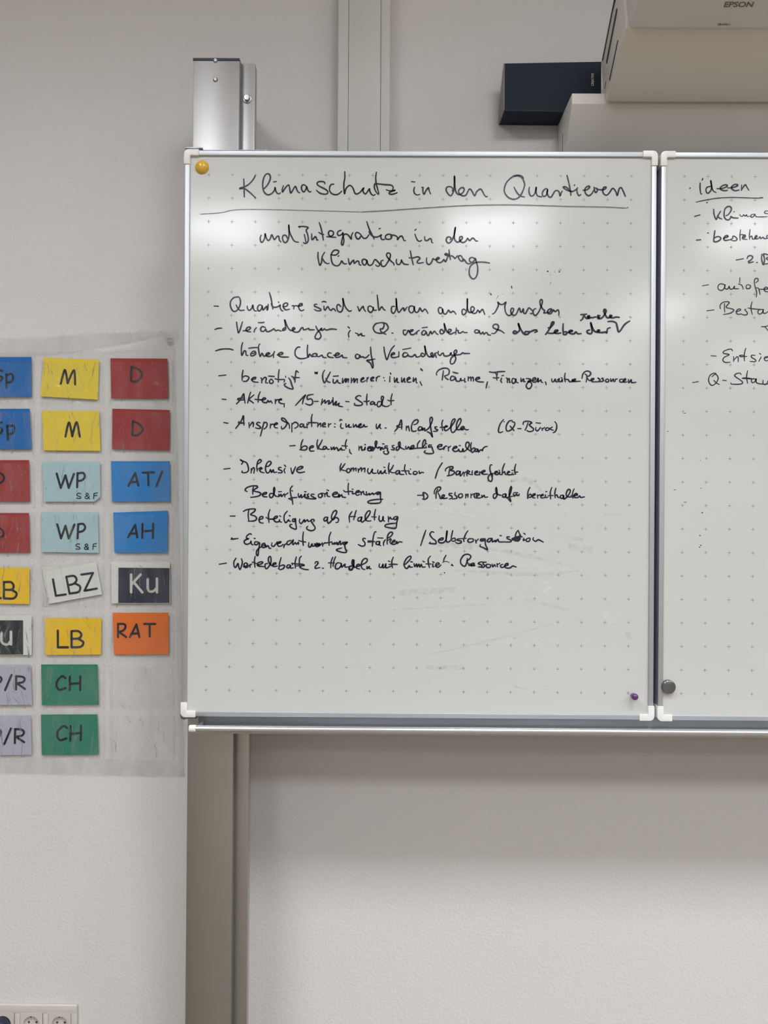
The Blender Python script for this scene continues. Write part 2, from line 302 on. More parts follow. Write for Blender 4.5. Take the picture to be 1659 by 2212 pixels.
LEFT = [
 ('title', """34 745 22079 5 -85 4 -134 7 -171;34 990 22147 -56 -100 -89 -90 -89 -49 -89 -23 -7 -18 89 8 67 -37 90 -74 93 -89;34 1177 21869 71 75 51 97 15 89 -38 59 -59 -15 -45 -74 -21 -120 8 -119 38 -81 67 -40 74 25 60 68 17 62 12 -62 30 -52 38 -22 34 26;34 1382 22014 62 12;34 1594 21937 -25 -74 7 -60 60 90 66 60 23 -60 27 -111 62 97 37 44 31 -74 30 -52 29 -10;34 2082 21924 -45 33 -44 -11 -15 -52 15 -59 38 -30 44 60 15 52 22 -67 38 -44 34 7;34 2476 21978 -7 37 -75 15 -67 -16 -14 -44 52 -45 105 -51 67 -52 -7 -52 -75 -11 -89 25 -68 59;34 2670 21971 -52 -3 -37 -57 0 -74 38 -59 75 -30 74 15 71 63;34 2899 22240 4 -119 -18 -119 -2 -119 16 -112 24 97 67 75 52 -8 45 -66 30 -82 45 -22 67 37 66 82 11 8 -15 -67 50 -60 51 60 37 52 8 -52 38 -67 44 -22 34 23;34 3576 22230 -14 -107 8 -119 30 -119 31 -111;34 3619 21754 -56 72 -30 81 7 67 37 12 171 -18 134 -10 53 -42 -15 -59;34 3786 21859 82 -25 104 15 -74 -30 -52 -29 23 -26 74 4 77 27;34 4325 22032 70 -6;34 4391 21915 -17 -71 22 -67 53 -30 52 15;34 4544 21907 30 4 -7 -67 27 -81 40 81 52 60 15 -59 33 -72;34 5196 21832 11 44 -34 45 -67 7 -41 -37 12 -75 75 -81 52 52 29 104 3 119 3 141 8 -141 8 -119 30 -96 60 -34 74 42 29 67 -22 40 -52 -11 -44 -52 15 -67 67 -44 67 8 36 59 37 72 37 -5 38 -59 45 -74 44 89 74 55 37 -32 53 -97 37 -37 25 8;34 6709 22119 -45 45 -89 14 -104 -37 -118 -112 -51 -134 15 -104 75 -89 112 -38 104 39 73 104 51 149 -15 89 -45 82 -82 37 -74 -13;34 6510 21923 52 -101 75 -82 97 -26;34 6836 21924 -10 -86 34 -97 59 8 44 74 17 97 -2 -97 30 -81 89 -22;34 7214 21891 -37 0 -52 -52 -14 -75 37 -37 52 38 22 104 -7 -74 37 -75 45 -7 44 67 44 67 44 8 38 -30 22 -81 22 59 22 40;34 7632 22179 34 -130 30 -134 23 -163;34 7741 21838 -89 18 -75 44 -22 29 37 8 60 -37 59 -66 74 15 67 52;34 7859 21916 -14 -60 15 -66 30 -45 37 25;34 7785 21963 14 15;34 7975 21860 77 12 59 45 0 32 -44 -3 -52 -59 15 -89 60 -52 67 37 51 89;34 8208 21929 22 -101 23 -15 36 75 -74 29;34 8260 21887 118 -14 74 23 15 34 -44 0 -30 -57 16 -74 59 -41 59 41 66 97 37 0 45 -66 30 -74 36 133 45 33 37 -62 53 -122"""),
 ('subtitle', """34 1126 20879 -22 -60 15 -81 37 -5 44 87 10 89 13 -59 45 -82 44 23 37 96 30 -52 30 -51 52 67 37 7 16 -82 34 -41;34 1685 20814 -31 60 -59 0 -15 -67 31 -72 44 -10 45 67 21 119 -8 186 15 -141 46 -104 60 -97 86 -24;34 1951 21049 -27 16 102 4 97 -22 -37 -60 30 -89 16 -104 -22 -67 -52 -23 -30 22;34 2045 20898 19 -75 16 -89;34 2202 20913 11 -126 67 67 23 -22 7 -52 30 3;34 2360 21155 38 -107 31 -134 23 -134;34 2354 20944 60 -37 44 -8;34 2526 20852 82 3 59 53 -8 52 -60 22 -37 -38 8 -52 52 -44 97 -7;34 2830 20990 -59 -22 -22 -53 30 -37 66 23 23 37 7 -82 16 -89 -22 -89 -30 22 14 97 37 97 60 15 59 -52 38 -52 7 82 29 56;34 3255 20895 -53 44 -52 0 -14 -59 37 -67 45 0 44 60 45 -48 60 1 59 70;34 3376 21178 53 -156 60 -119 45 -96;34 3426 20970 11 -37 82 -74 89 -7 82 45 -15 -37 16 -52 29 -15 38 10;34 3637 21023 30 12;34 3918 20893 -72 19 -67 -37 8 -60 67 -14 49 27 10 59 67 -4 52 -37 1 -52 51 67 45 8 30 -59 15 -35 33 0;34 3891 20883 8 -52;34 4403 20996 25 23;34 4404 20915 30 -82 37 -59 38 -12 37 19;34 4612 20863 8 -74 45 -12 59 42 30 -15 8 -59 25 -15;34 5155 20799 22 29 -37 30 -52 -15 -15 -67 45 -52 60 38 51 104 22 74 14 119 -22 -134 9 -119 52 -59 59 23 52 59 -8 38 -44 -8 -7 -52 30 -52 52 -15 59 38 29 52 45 -49 59 54 45 -27 30 -37 37 5"""),
 ('subtitle', """34 2341 20522 1 -122 38 -156 37 68 14 119 51 89;34 2438 20386 38 -67 60 -40 44 6;34 2612 20469 101 -7 60 44 7 45 -52 18 -60 -18 -44 -75 1 -104 30 -97 60 -40 59 4 45 44 29 53 30 -45 37 -19 38 9;34 2766 20435 22 12;34 2989 20388 8 -59 23 -67 37 52 44 38 15 -67 59 52 38 -15 8 -59 37 -15;34 3399 20301 -30 59 -60 15 -29 -38 22 -66 38 -22 37 52 4 52 18 -70 45 -39 59 28 37 81 30 15 52 -51 37 -45 -14 -37 -37 -8 -38 27;34 3733 20354 -44 -15 -4 -59 27 -52 59 7 74 112 41 105 -20 52 -44 4 -22 -42 37 -67 67 -66 53 -45 7 -37;34 4016 20378 -7 -52 22 -52 45 -8 37 53 7 44 23 -52 44 -37 82 -7;34 4308 20557 20 -104 22 -104 23 -86;34 4283 20412 82 -3 104 23 45 -37 -45 -45 -14 -37 44 -19 90 19;34 4659 20410 -7 -59 22 -67 45 -15 44 52 30 72 30 -19 59 0 44 30 -29 15 -37 -38 22 -52 60 -22 59 38 22 30 38 -45 44 97 36 37;34 5133 20583 8 -96 23 -112;34 5142 20457 -52 0 -45 29 22 18 45 -18 30 -29 66 -7 53 -52 22 22 29 37;34 5417 20413 -30 45 -52 -8 7 -52 45 -52 45 1 -3 44 33 -22 52 -67 52 -14 59 30;34 5684 20400 -59 22 -52 -23 0 -52 52 -29 52 44 15 38 22 -60 31 -133 -7 -134 -44 -89 -59 -16 -60 74 -8 119 36 90 82 59 104 16 104 -4 104 -18"""),
 ('row', """34 130 19363 90 -4;34 621 19554 -67 -7 -66 -68 -15 -89 31 -97 52 -44 60 22 59 90 17 104 -26 82 -45 19;34 600 19387 38 -71 52 -44 82 8;34 836 19362 10 -60 38 -29 52 52 19 60 11 -67 30 -52 37 -5;34 1151 19378 -52 15 -40 -45 4 -67 37 -19 44 56 10 53 20 -85 37 33 42 42 11 -79 19 67 -1 56;34 1306 19659 38 -131 39 -223;34 1345 19424 30 -67 60 -15 74 23 30 30 0 -60 30 -59 30 -12;34 1501 19457 8 -12;34 1599 19358 74 8 30 44 -30 27 -60 -27 -7 -60 53 -62 81 18;34 1792 19373 37 5 1 -71;34 1829 19359 52 22 45 -14 82 22 0 30 -37 4 -37 -41 7 -60 45 -52 60 20;34 2325 19410 -42 3 -17 -37 62 -30 75 -37 0 -32 -74 -5 -57 29;34 2432 19461 37 12 49 -14;34 2474 19372 3 -62 23 -23 37 60 22 15 30 -52 37 -29 37 37 30 -7 30 -42;34 2834 19363 -45 45 -37 -23 1 -74 30 -52 52 -10 37 55 14 112 -11 119 26 -104 38 -90 52 -59 37 -19 30 17;34 3191 19365 23 -52 15 -45 45 68 36 34 16 -56 37 -52;34 3511 19352 -52 29 -44 -30 8 -74 52 -37 44 52 7 55 8 -55 60 0;34 3607 19615 15 -122 24 -200 44 59 22 11 30 -48 38 -26;34 3980 19376 -60 -15 -6 -89 37 -48 44 48 26 119 -9 149 12 -149 23 -111 30 -37 45 59 37 38 22 -8 8 -52 59 82;34 4393 19370 -59 15 -45 -30 1 -74 45 -45 52 38 14 96 8 -81 37 -45 45 30 29 67 23 -37 30 -37 51 52 38 -37 30 -54;34 4981 19343 -37 15 -33 -45 18 -74 38 -19 37 42 -4 59 19 -82 44 -29 45 52 22 37 45 -51 51 30 38 -30 25 -37;34 5494 19294 -45 29 -32 -37 10 -74 38 -8 44 60 21 134 -1 141 1 -171 23 -96 38 -22 66 30 22 59 -37 37 -37 -30 8 -74 52 -40 52 11 37 59 22 -22 15 -30 59 68 30 -52 23 -60;34 6066 19219 48 30 58 104 22 75 -15 44 52 -44 60 0 59 45 -22 -89 16 -119 45 -67 52 -4 51 57 25 74 -33 22 -29 -44 15 -74 52 -34 52 27 44 104 22 22 23 -81 22 -8 37 75 8 -82 37 -18 44 78 30 42 59 -42 30 -44 -22 -33 -37 0;34 6989 19342 -44 -22 -15 -67 30 -56 45 12 59 89 55 149 3 74 -30 12 -18 -42 11 -74 53 -89 37 -29 -15 -52 52 7 74 15 37 60 -44 0 -45 -45 23 -52 59 8 44 74 23 -29 22 -8 52 38 22 -45 -2 -71"""),
 ('specks', """34 6467 19812 9 -34;34 6030 19650 4 -22;34 7229 20138 15 -7;34 7477 20129 9 -6;12 6156 19554 37 67;12 7283 19861 26 50;12 7289 20064 0 -15;12 7382 20128 6 -15;12 6142 19532 7 -8;12 6275 19639 9 9"""),
 ('row', """41 6594 18838 -54 26 -30 -36 39 -26 62 36 36 53 -28 125 45 -107 63 -97 54 -27 53 27 18 45;41 6843 18848 -71 -1 -18 -44 63 -14 35 41 89 45 62 9 18 -26 -53 -27;41 7199 18791 45 59 52 80 71 90 0 35 -36 -9 -35 -98 -44 -18;41 7226 18823 107 -9 89 28 35 35 -53 0 -18 -44 54 -23 80 14;41 7572 19021 -5 -107 12 -125;41 7582 18842 53 10 18 -36 -35 -30 -39 6;41 7635 18825 72 18 62 27 -45 9 -35 -36 53 -36 63 1 35 36 45 -36 71 4;41 8133 18890 -53 -19 9 -44 72 -18 26 54 -28 178 36 -107 45 -71 63 -17 44 36 -36 8 -8 -44 89 -9 80 10 27 -18 17 89 58 22;41 8524 19070 89 5 80 -31 27 -89 27 -98 45 27 70 107 71 63 53 30;41 7944 19215 63 4 62 9;41 8007 19215 -9 -50 -17 -45 -41 -30;41 8025 19210 9 -45 44 -32 54 33 -9 26 -36 -18 27 -35 62 18 27 -9 35 18 36 0;41 8354 19193 -45 9 -8 -27 35 -17 -26 -18 71 0 71 81 31 80 -32 30 -18 -39 37 -89 44 -53 62 18 27 27 -36 8 1 -44 62 -9 62 18 71 -8;34 148 18862 67 25 82 5;34 610 19023 15 -112 26 -116 41 87 44 146;34 752 18838 90 7 66 45 -15 30 -52 -15 -29 -45 30 -37 74 -7;34 983 18809 15 52 37 45;34 1072 19015 59 -4 67 10;34 1229 18907 -67 22 -37 -45 15 -52 59 0 33 45 20 -49 52 -3 74 38 30 22 37 -44 52 15 67 -22;34 1653 18916 -52 -37 -7 -30 52 15 15 52 -24 156 46 -111 60 -96 60 -15 52 37 -23 23 -30 -23 23 -59 67 -15 52 15 45 67 37 16 15 -45 52 8 59 22 15 -29 105 0;34 2304 18942 35 -75 52 -66 23 -75 -37 -52 -67 0 -23 37 30 74 59 68 52 45 -22 -35 52 -2 29 29 38 -29 104 23 119 -7;34 2989 18934 34 -29;34 3038 18856 -37 -60 8 -82;34 3150 18801 52 -19 8 -34 67 42 7 -42 60 -5;34 3670 19022 -89 -22 -52 -82 30 -82 67 -32 104 0 89 63 27 60 -42 74 -90 26 -44 -5;34 3737 19015 22 -44 -29 -75 -52 -7 23 -60 97 -51;34 3927 18805 24 -3;34 4222 18866 -47 0 -4 -64 37 -40 37 40 29 60 30 -30 52 15 22 30 -52 -8 -22 -44 38 -52 59 7 52 53;34 4453 18781 15 59 44 27;34 4571 18920 112 13;34 4653 18841 -44 22 -45 -45 8 -44 52 0 32 60 20 -60 30 -19 44 87 30 -52 52 59 37 -44 41 -27;34 5040 18821 -52 66 -37 -37 15 -52 52 3 37 72 -16 136 30 -92 38 -89 67 16 14 37 -44 7 -22 -52 45 -49 66 24 37 18;34 5300 18918 -15 -133;34 5292 18866 45 1 8 -52 52 0 37 30 37 -22 59 0;34 5775 18869 -59 14 -30 -37 30 -33 52 11 18 37 12 -44 30 -22 37 37 22 -45 44 38 30 -15 8 -30 59 -10;34 6053 18806 64 5 59 74 22 75 -45 44 -59 -15 -15 -52 60 -37 74 -22 60 -29 45 -37"""),
 ('row', """34 166 18406 112 35 119 9 89 -5 53 -18;34 743 18584 -26 -111 9 -157 51 97 30 -7 15 -89 38 -4;34 874 18466 104 14 97 2;34 1001 18370 -37 -15 -45 0 0 -45 53 -3 51 41 -15 52 -44 2 -30 -25;34 1109 18561 -27 -57 8 -104 31 -107 36 70 23 -37 23 -30 59 23 59 38 -37 14 -44 -37 30 -40 67 3 52 38;34 1404 18268 -1 74 22 57;34 1483 18328 92 7 29 30 -44 15 -60 -45 45 -44 67 -10 112 3;34 1969 18494 -52 -1 -52 -74 8 -104 75 -60 104 -2 104 33;34 2132 18539 -9 -119 15 -134 37 60 30 -37 38 -15 -8 45 52 22 45 -14 -15 -45 -52 0;34 2317 18339 30 -44 44 7 45 23 30 -45 60 -7;34 2637 18370 -52 5 -30 -42 30 -45 97 -14;34 2682 18326 81 0 45 30 -45 19 -44 -41 15 -52 74 7 60 38 15 -45 89 -10;34 3225 18336 -45 15 -29 -38 22 -52 52 8 22 60 15 -45 45 15 30 -22 52 8 52 52;34 3474 18504 11 -152 31 -148 15 -104 -14 -42 -46 101 -74 56 67 14 104 20;34 3759 18505 16 -122 45 -145 44 101 52 119 66 78;34 3908 18332 82 30 -15 25 -45 -18 -14 -67 60 -22 89 23;34 4079 18407 -2 -111;34 4160 18455 171 32;34 4258 18378 -67 7 -30 -52 23 -37 59 15 30 38 7 -30 82 -15 59 45 30 -52 60 8 44 30;34 4615 18358 -45 22 -22 -37 30 -37 52 22 14 60 -16 141 31 -126 45 -89 45 -12 52 34 -16 52 -29 -22 22 -59 38 -8 29 67 37 26;34 4837 18374 23 -37 15 -52;34 4919 18419 -7 -52 45 -37 29 37 37 15 23 -59 74 0 59 30 15 37 -22 -15 30 -37 67 16 44 67 -23 29 -37 -37 8 -60 30 -81 -36 -97 -60 -23 -22 52 29 82 82 53 103 15 45 37 37 -14 119 0"""),
 ('row', """34 238 17875 149 16;34 755 17997 -20 -122 3 -97;34 738 17837 59 38 67 -15 16 -37 -52 -60 -67 -4;34 939 17801 82 15 7 30 -52 -7 -37 -45 53 -45 89 -7;34 1133 17832 22 -7 1 -97;34 1156 17772 59 75 37 -22 -14 -89 45 -8;34 1297 17874 59 -4 67 -4;34 1364 17811 -42 -30 5 -52 45 -12 30 42 -38 52;34 1527 18013 -15 -105 -2 -161;34 1438 17819 75 -18 119 4;34 1647 17797 -17 -49;34 1662 17872 7 -20;34 1729 17835 37 -45 31 -104 27 -81 -86 10 -83 48 -19 37 34 19;34 1937 17955 -45 33 -15 -63 -14 -179;34 1796 17872 44 -22 120 -6;34 1826 17850 37 -74;34 2289 17964 11 -34 19 27 15 -30 10 38;34 2497 18005 -34 -62 -7 -104 38 -104 52 89 73 146;34 2523 17831 38 -66 52 -18;34 2682 17877 109 8;34 2680 17813 3 -70 42 -10 44 63 16 -52 52 -17;34 2881 17833 0 -96 52 82 22 7 -7 -74 44 74 15 -7 -7 -70;34 3067 17842 0 -104;34 3070 17760 49 75 15 -15 -7 -67 51 71 20 -4 -4 -82;34 3268 17791 67 45 -15 14 -45 -37 8 -52 52 5 30 25;34 3402 17851 -4 -85;34 3397 17799 34 59;34 3484 17799 66 53 -15 14 -52 -30 8 -52 52 1;34 3599 17859 1 -82;34 3600 17815 32 59 42 8;34 3756 17857 4 -12;34 3778 17793 3 -10;34 3899 17953 12 -25;34 3889 17876 -3 -112;34 3982 17854 8 -89 7 -8 44 82 5 -82 33 -2;34 4138 17855 0 -85 15 -9 44 79 4 -79 24 0;34 4250 17796 74 45 -23 22 -44 -38 15 -63 67 0;34 4391 17856 -3 -82 55 67 8 -89 22 -10;34 4532 17772 38 -79;34 4546 18050 22 -22 15 -23;34 4553 18020 -7 22;34 4888 17910 -8 45 52 67 96 38 90 -7 37 -52 -22 -75 -81 -30;34 5029 18008 -14 -112 -12 -89;34 5052 17889 37 -44 45 -26;34 5230 17979 52 -15 56 -11;34 5275 17875 -67 15 -30 -52 16 -38 59 16 32 44 20 -66 67 -8 29 60 8 -49 45 12;34 5483 17846 0 -74 23 0;34 5557 17884 1 -89;34 5557 17832 52 45 8 -82;34 5624 17840 30 37 15 -37 0 -52;34 5713 17818 89 30 -7 22 -52 -7 -30 -45 60 -40 112 -8;34 5969 17775 -17 -67 -12 -67;34 6009 17990 77 -14 119 15 131 7;34 6124 17969 37 -37 8 -119;34 6183 17976 -14 -74;34 6087 17864 60 -7 62 8;34 6273 17905 37 10;34 6268 17855 -17 -57 22 -37;34 6369 17858 23 -7 0 -94;34 6392 17799 37 52 7 -22 1 -67 22 8;34 6555 17837 -45 15 -22 -52 23 -57 44 27 19 67 4 -59 44 -22;34 6681 17860 -2 -59 10 -18 37 55 15 0 0 -55 30 0;34 6792 17853 52 -7 45 -22 -59 -41 59 -11 23 -59 -37 -72 -51 -3 -31 52 22 59 45 35 52 18;34 6912 17802 81 30 -8 33 -44 -11 -15 -60 53 -22 51 38 15 44 0 -74 59 45 8 -45 33 -14;34 7201 17781 18 -59;34 7334 17845 8 -56 37 -3 29 55 16 -54 44 0 30 40;34 7453 17819 44 33 -14 -55 52 -10 22 48 8 -48;34 7534 17872 23 -11;34 7620 17969 -11 -89 15 -97;34 7601 17842 89 -14 16 -37 51 -3 22 45 1 -45 51 33 8 23 -45 -15 15 -35 134 4;34 7979 17859 15 82 51 63 74 9 45 -42 -22 -52 -66 -22;34 8046 17949 37 -37 -14 -131;34 8083 17882 38 -59 37 -7 59 15 15 22 -45 0 -14 -37 37 -30 74 5;34 8343 17861 -30 7 52 -37 -37 -40 -44 -5;34 8432 17866 -37 -5 44 -37 -29 -27 -67 -6;34 8521 17852 -37 -20 0 -40 45 -9 22 35 -30 34;34 8587 17855 8 -57 52 50 0 -55;34 8677 17793 14 47 37 13;34 8832 17849 -52 -15 8 -45 52 -4 66 49 -7 22 -45 -30 23 -44 59 8;34 8966 17842 7 -71 52 64 8 -60 96 8"""),
 ('row', """34 310 17378 85 -8;34 619 17276 59 67 60 97 33 52 11 -81 20 -119;34 760 17403 -104 -8 -15 -22 45 -15 89 8;34 920 17530 -33 -104 -29 -127;34 991 17471 -52 -45 -52 -52 52 -45 45 -34;34 1124 17539 -36 -97 -7 -127;34 1014 17379 74 -9 105 -2 52 23 -38 22 -44 -45 30 -52 74 -7 22 45 31 -37 29 29 30 -48;34 1446 17377 3 -90;34 1449 17317 27 52 37 1 67 0 0 18 -45 -11 -7 -59 52 -30 38 0;34 1640 17288 -3 -74;34 1879 17250 96 107 115 117 -41 -87 -22 -101;34 2257 17490 -119 -28 -3 -82 70 16 38 -45 -7 -67 -67 -23 -75 30;34 2280 17341 82 0;34 2451 17389 -22 -122;34 2444 17300 59 67 8 -67 45 45 44 8 -14 -67 59 38 29 52 8 -60 8 -52 59 75 -14 -82 74 45 -15 -52 90 -22;34 2674 17423 8 -25;34 2950 17344 74 -11;34 3272 17450 -25 21 -67 -26 -15 -37 60 -44 82 -59 -22 -42 -89 -7 -60 15 8 33;34 3406 17502 -10 -108 8 -126;34 3337 17346 67 -4 52 16;34 3568 17313 -45 30 -45 -30 1 -30 59 8 30 30 0 -45 37 -2;34 3694 17336 -45 8 -29 -67 23 -45 52 23 44 111 18 75 -26 18 -23 -33 16 -89 8 -67 59 -30 60 1 32 25;34 3941 17509 -24 -97 1 -137;34 3847 17374 48 -14 82 8"""),
 ('row', """34 350 16877 90 -14;34 605 16755 74 94 59 97 29 75 8 -105 5 -92;34 671 16901 -7 -30 126 -7;34 708 16886 82 -22;34 887 16880 8 -115;34 895 16798 67 90 22 -15 -7 -82;34 1126 16874 -45 14 -30 -37 60 -44 30 -37 -44 -16 -68 15;34 1208 16892 -22 -92 -51 -206;34 1200 16859 45 30 33 -37 -18 -67 -52 -42;34 1349 16853 -7 -90;34 1347 16815 40 38 22 -8 45 -7 44 23 -30 15 -37 -38 8 -59 60 -10;34 1581 16802 7 -52 45 10 52 65 14 67 -52 74 -60 11 8 -41 67 -37 60 -22 30 -59 0 -57;34 1804 16870 1 -186;34 1811 16848 60 45 59 -30 1 -59 -67 -42;34 2057 16849 -60 7 -22 -45 30 -22 52 38 8 -45 45 8;34 2124 16864 8 -92;34 2124 16827 45 37;34 2239 17066 -19 -97 9 -171;34 2146 16887 82 0 119 -4;34 2362 16880 -7 -82;34 2362 16821 52 52 8 -74;34 2452 16829 67 22 -8 30 -45 -15 -7 -60 67 -7;34 2586 16867 0 -72;34 2586 16829 52 41;34 2716 16867 15 -7;34 2712 16800 15 -7;34 2826 16930 12 24 37 -11;34 2856 16868 -14 -59 27 -45 30 8;34 2958 16869 7 -75 60 53 -7 -52 59 0;34 3114 16862 8 -67 52 53 15 -45 37 8 59 37 -7 22 -45 -30 8 -52 74 16 30 44 15 -44 56 8;34 3609 16865 -4 -67 23 -30 59 90 -7 -67 30 -25;34 3791 16781 27 0;34 4000 16711 74 97 58 144 16 -77 0 -119;34 4118 16853 -74 -31 8 -22 104 1;34 4245 16824 0 -90;34 4245 16772 44 52 8 -30 15 -74;34 4401 16854 59 15 37 53 -15 37 -60 -15 -51 -68 -17 -89 18 -67 59 -7 30 15;34 4579 16803 -52 7 -29 -52 22 -30 52 30 15 30 0 -52 45 45 7 -52 60 30 44 52 44 97 14 75 -22 32 -30 -33 5 -104 19 -133 31 -149 -45 74 -67 37;34 4899 16812 -45 -7 16 -38 44 -22 -22 -26 -67 -4;34 5024 16954 -21 -74 15 -149;34 4966 16798 67 8 52 0 37 15 -30 15 -37 -53 23 -52 67 31 88 104 52 90 -23 26 -44 -49 -22 -112 8 -96 38 -34 59 57 95 149 15 74 -23 22 -51 -59 -26 -97 19 -82 82 8 67 38 -30 22 -45 -38 30 -37 52 23 38 -22 44 7;34 6315 16973 -66 -87 -36 -104 0 -74 37 -12 52 20;34 6323 16928 10 1;34 6501 16955 -67 -16 -58 -96 0 -90 37 -26 82 42 59 97 -8 52 -45 7;34 6457 16836 38 -45 45 -52;34 6621 16781 67 1;34 6735 16871 4 48 67 22 89 -14 22 -22 -52 -37 30 -37 60 -52 -22 -45 -67 -15 -52 22;34 6835 16905 -29 -90 -32 -67;34 7006 16908 97 -9;34 7007 16809 -7 -52 37 -22 37 37 29 37;34 7133 16795 8 -49;34 7141 16772 51 38;34 7281 16795 -44 8 -30 -38 30 -22 52 23 -8 29;34 7355 16818 -51 -30 22 -22 52 -15;34 7407 16934 37 -56 1 -89 -30 -67 -44 -23"""),
 ('row', """34 1761 16386 116 10;34 2043 16522 -32 -78 -17 -134;34 1996 16318 52 59 60 8 25 -29 -32 -53 -127 4;34 2183 16333 81 31 0 25 -45 -3 -36 -45 22 -60 75 1;34 2360 16523 -19 -92 20 -111;34 2457 16521 -44 -90 -37 -59 23 -45 89 -14;34 2532 16380 -44 0 -15 -45 37 -15 37 45 15 -44 45 0;34 2644 16366 8 -52 52 52 7 -52 52 45 23 -37 15 -30 59 53 8 -37 67 0;34 2975 16527 -26 -93 12 -96;34 2875 16397 111 -7;34 3039 16319 8 -63 34 -32;34 3239 16391 1 -89;34 3240 16332 51 52 8 -74 52 8 22 52 -7 -60;34 3363 16429 14 -10;34 3418 16333 60 23 7 25 -45 -11 -14 -59 52 -19 66 64 -37 15 -14 -60 44 -15 52 83 32 89 -18 33 -22 -48 23 -74 45 -30 14 22 38 -14 0 -45 22 52 22 -7 1 -30 29 8;34 3740 16442 35 -3;34 3849 16395 -52 0 -7 -45 52 8 8 -67 22 -30 -29 -37 -60 7 -22 41 22 15;34 3988 16410 -40 -7 3 -30 45 -29 -7 -30 -60 7;34 4085 16381 -44 -7 -7 -60 22 -10 44 48 18 89 -11 45 -25 -16 11 -74 67 -51 59 -19;34 4241 16397 -7 -37 30 -22 29 44 23 -22 7 -29 89 52 -7 30 -52 -23 0 -52 89 13 179 11;34 4538 16515 -49 -72 -2 -82;34 4576 16362 59 52 26 89 -27 30 -36 -75 8 -89 74 -2;34 4665 16451 22 -4;34 4668 16399 -3 -37;34 4787 16422 -55 0 -7 -45 59 8 30 -74 15 -52 -44 -20 -104 4 -52 30 29 30;34 4910 16378 89 23 8 27 -52 3 -45 -45 38 -52 67 8 37 37;34 5044 16327 30 67 37 8;34 5141 16387 8 -89;34 5141 16357 52 45;34 5245 16343 82 30 -8 23 -45 -8 -36 -60 45 -41 66 20 15 29 15 -44 60 0 14 52 15 -56 74 49 44 82 -7 60 -45 3 -22 -63 23 -59 67 -52 45 -30;34 5371 16415 30 0;34 5634 16479 -15 -89 20 -97 23 -25 51 63 -22 37 -45 -30;34 5765 16339 -37 7 -15 -48 45 -4 15 45 15 -60 37 45 29 0 15 -15 15 45 44 38 45 7"""),
 ('row', """34 358 15884 130 16;34 733 15988 30 52 -53 44 53 -29 74 -30 38 -81 5 -90 -56 -42 -82 4 7 30;34 942 15899 -2 -96;34 943 15847 44 75 23 -15 -10 -108;34 1069 15990 52 30 37 44 -30 30 -45 -45 -22 -104 9 -101;34 1077 15885 74 38 22 -22 -51 -30 30 -45 67 -14;34 1255 15946 60 8 52 67 -31 37 -51 -30 -37 -97 8 -89 37 -37 45 37 14 37 23 -59 37 52 15 -52 60 8;34 1583 15925 -45 0 -14 -37 74 -37 -7 -37 -74 -1;34 1650 15978 30 -33;34 1665 15907 -22 -41 23 -59;34 1789 15919 11 -67 22 -59 37 82 29 67;34 1911 15875 89 23 45 38 -45 14 -74 -45 -7 -59 60 -30 104 19;34 2865 16018 -25 -78 3 -86;34 2943 16015 -56 -82 -29 -37 45 -22 59 -15;34 3029 15911 -45 -15 1 -59 44 -12 30 49 -30 37;34 3074 15919 0 -59;34 3074 15882 44 45 8 -67;34 3126 15882 52 38 0 -60;34 3222 15913 8 -82;34 3230 15868 59 60 8 -75;34 3297 15883 67 38 0 -85;34 3438 15914 -14 -60 37 -52 45 53 22 44 -8 -52 30 -34 60 5;34 3647 15885 -7 -52 30 -29 36 59 16 -52 44 15 37 53 -7 -52 37 -12;34 3768 15945 30 -7;34 3887 16035 -17 -104 15 -126;34 3976 15988 -39 -79 -37 -45 45 -34 59 1;34 4100 15873 -52 -8 -22 -45 30 -25 45 41 7 30 8 -67 82 -7;34 4226 16000 -14 -97 45 -111;34 4153 15870 119 -3 37 4;34 4338 15912 5 -11;34 4309 15867 0 -52 45 -18;34 4457 15860 -44 -8 -15 -44 52 -15 37 38 -30 29;34 4524 15868 8 -52 45 23 44 -5;34 5017 16045 -91 -152 -56 -182;34 5083 15871 11 45 74 45 75 0 0 -29 -52 -45 67 -15 23 -37 -52 -45 -104 -23;34 5183 15939 -21 -90 -5 -67;34 5399 15858 -59 15 -30 -45 15 -37 52 22 22 53 1 -97 37 30 29 52;34 5481 15844 4 -82;34 5481 15821 45 38;34 5555 15889 -14 -67 7 -52;34 5555 15889 45 -30 -45 -30 60 -29;34 5659 15879 -7 -42 8 -44;34 5623 15800 37 -7;34 5711 15830 60 15 -8 26 -37 -11 -14 -52 52 -18 44 18;34 5808 15860 8 -69;34 5815 15831 37 30;34 5853 15831 74 38 0 17 -52 -10 -15 -52 45 -18 81 3;34 6074 16006 -32 -3 -12 -89 31 -104 23 -89 -22 -67 -52 22 -16 59 37 67 74 23;34 6091 15766 -1 44;34 6135 15833 59 15 -7 22 -38 -8 -14 -44 59 -19 45 57 0 -48 45 -9;34 6224 15893 14 -5;34 6344 16035 -39 -105 -14 -131;34 6298 15826 45 38 22 -60 52 5;34 6402 15834 52 23 -22 17 -30 -32 15 -42 74 1 60 9;34 6498 15890 30 0;34 6506 15842 0 -30;34 6582 16024 -24 -107 22 -107;34 6551 15850 74 8"""),
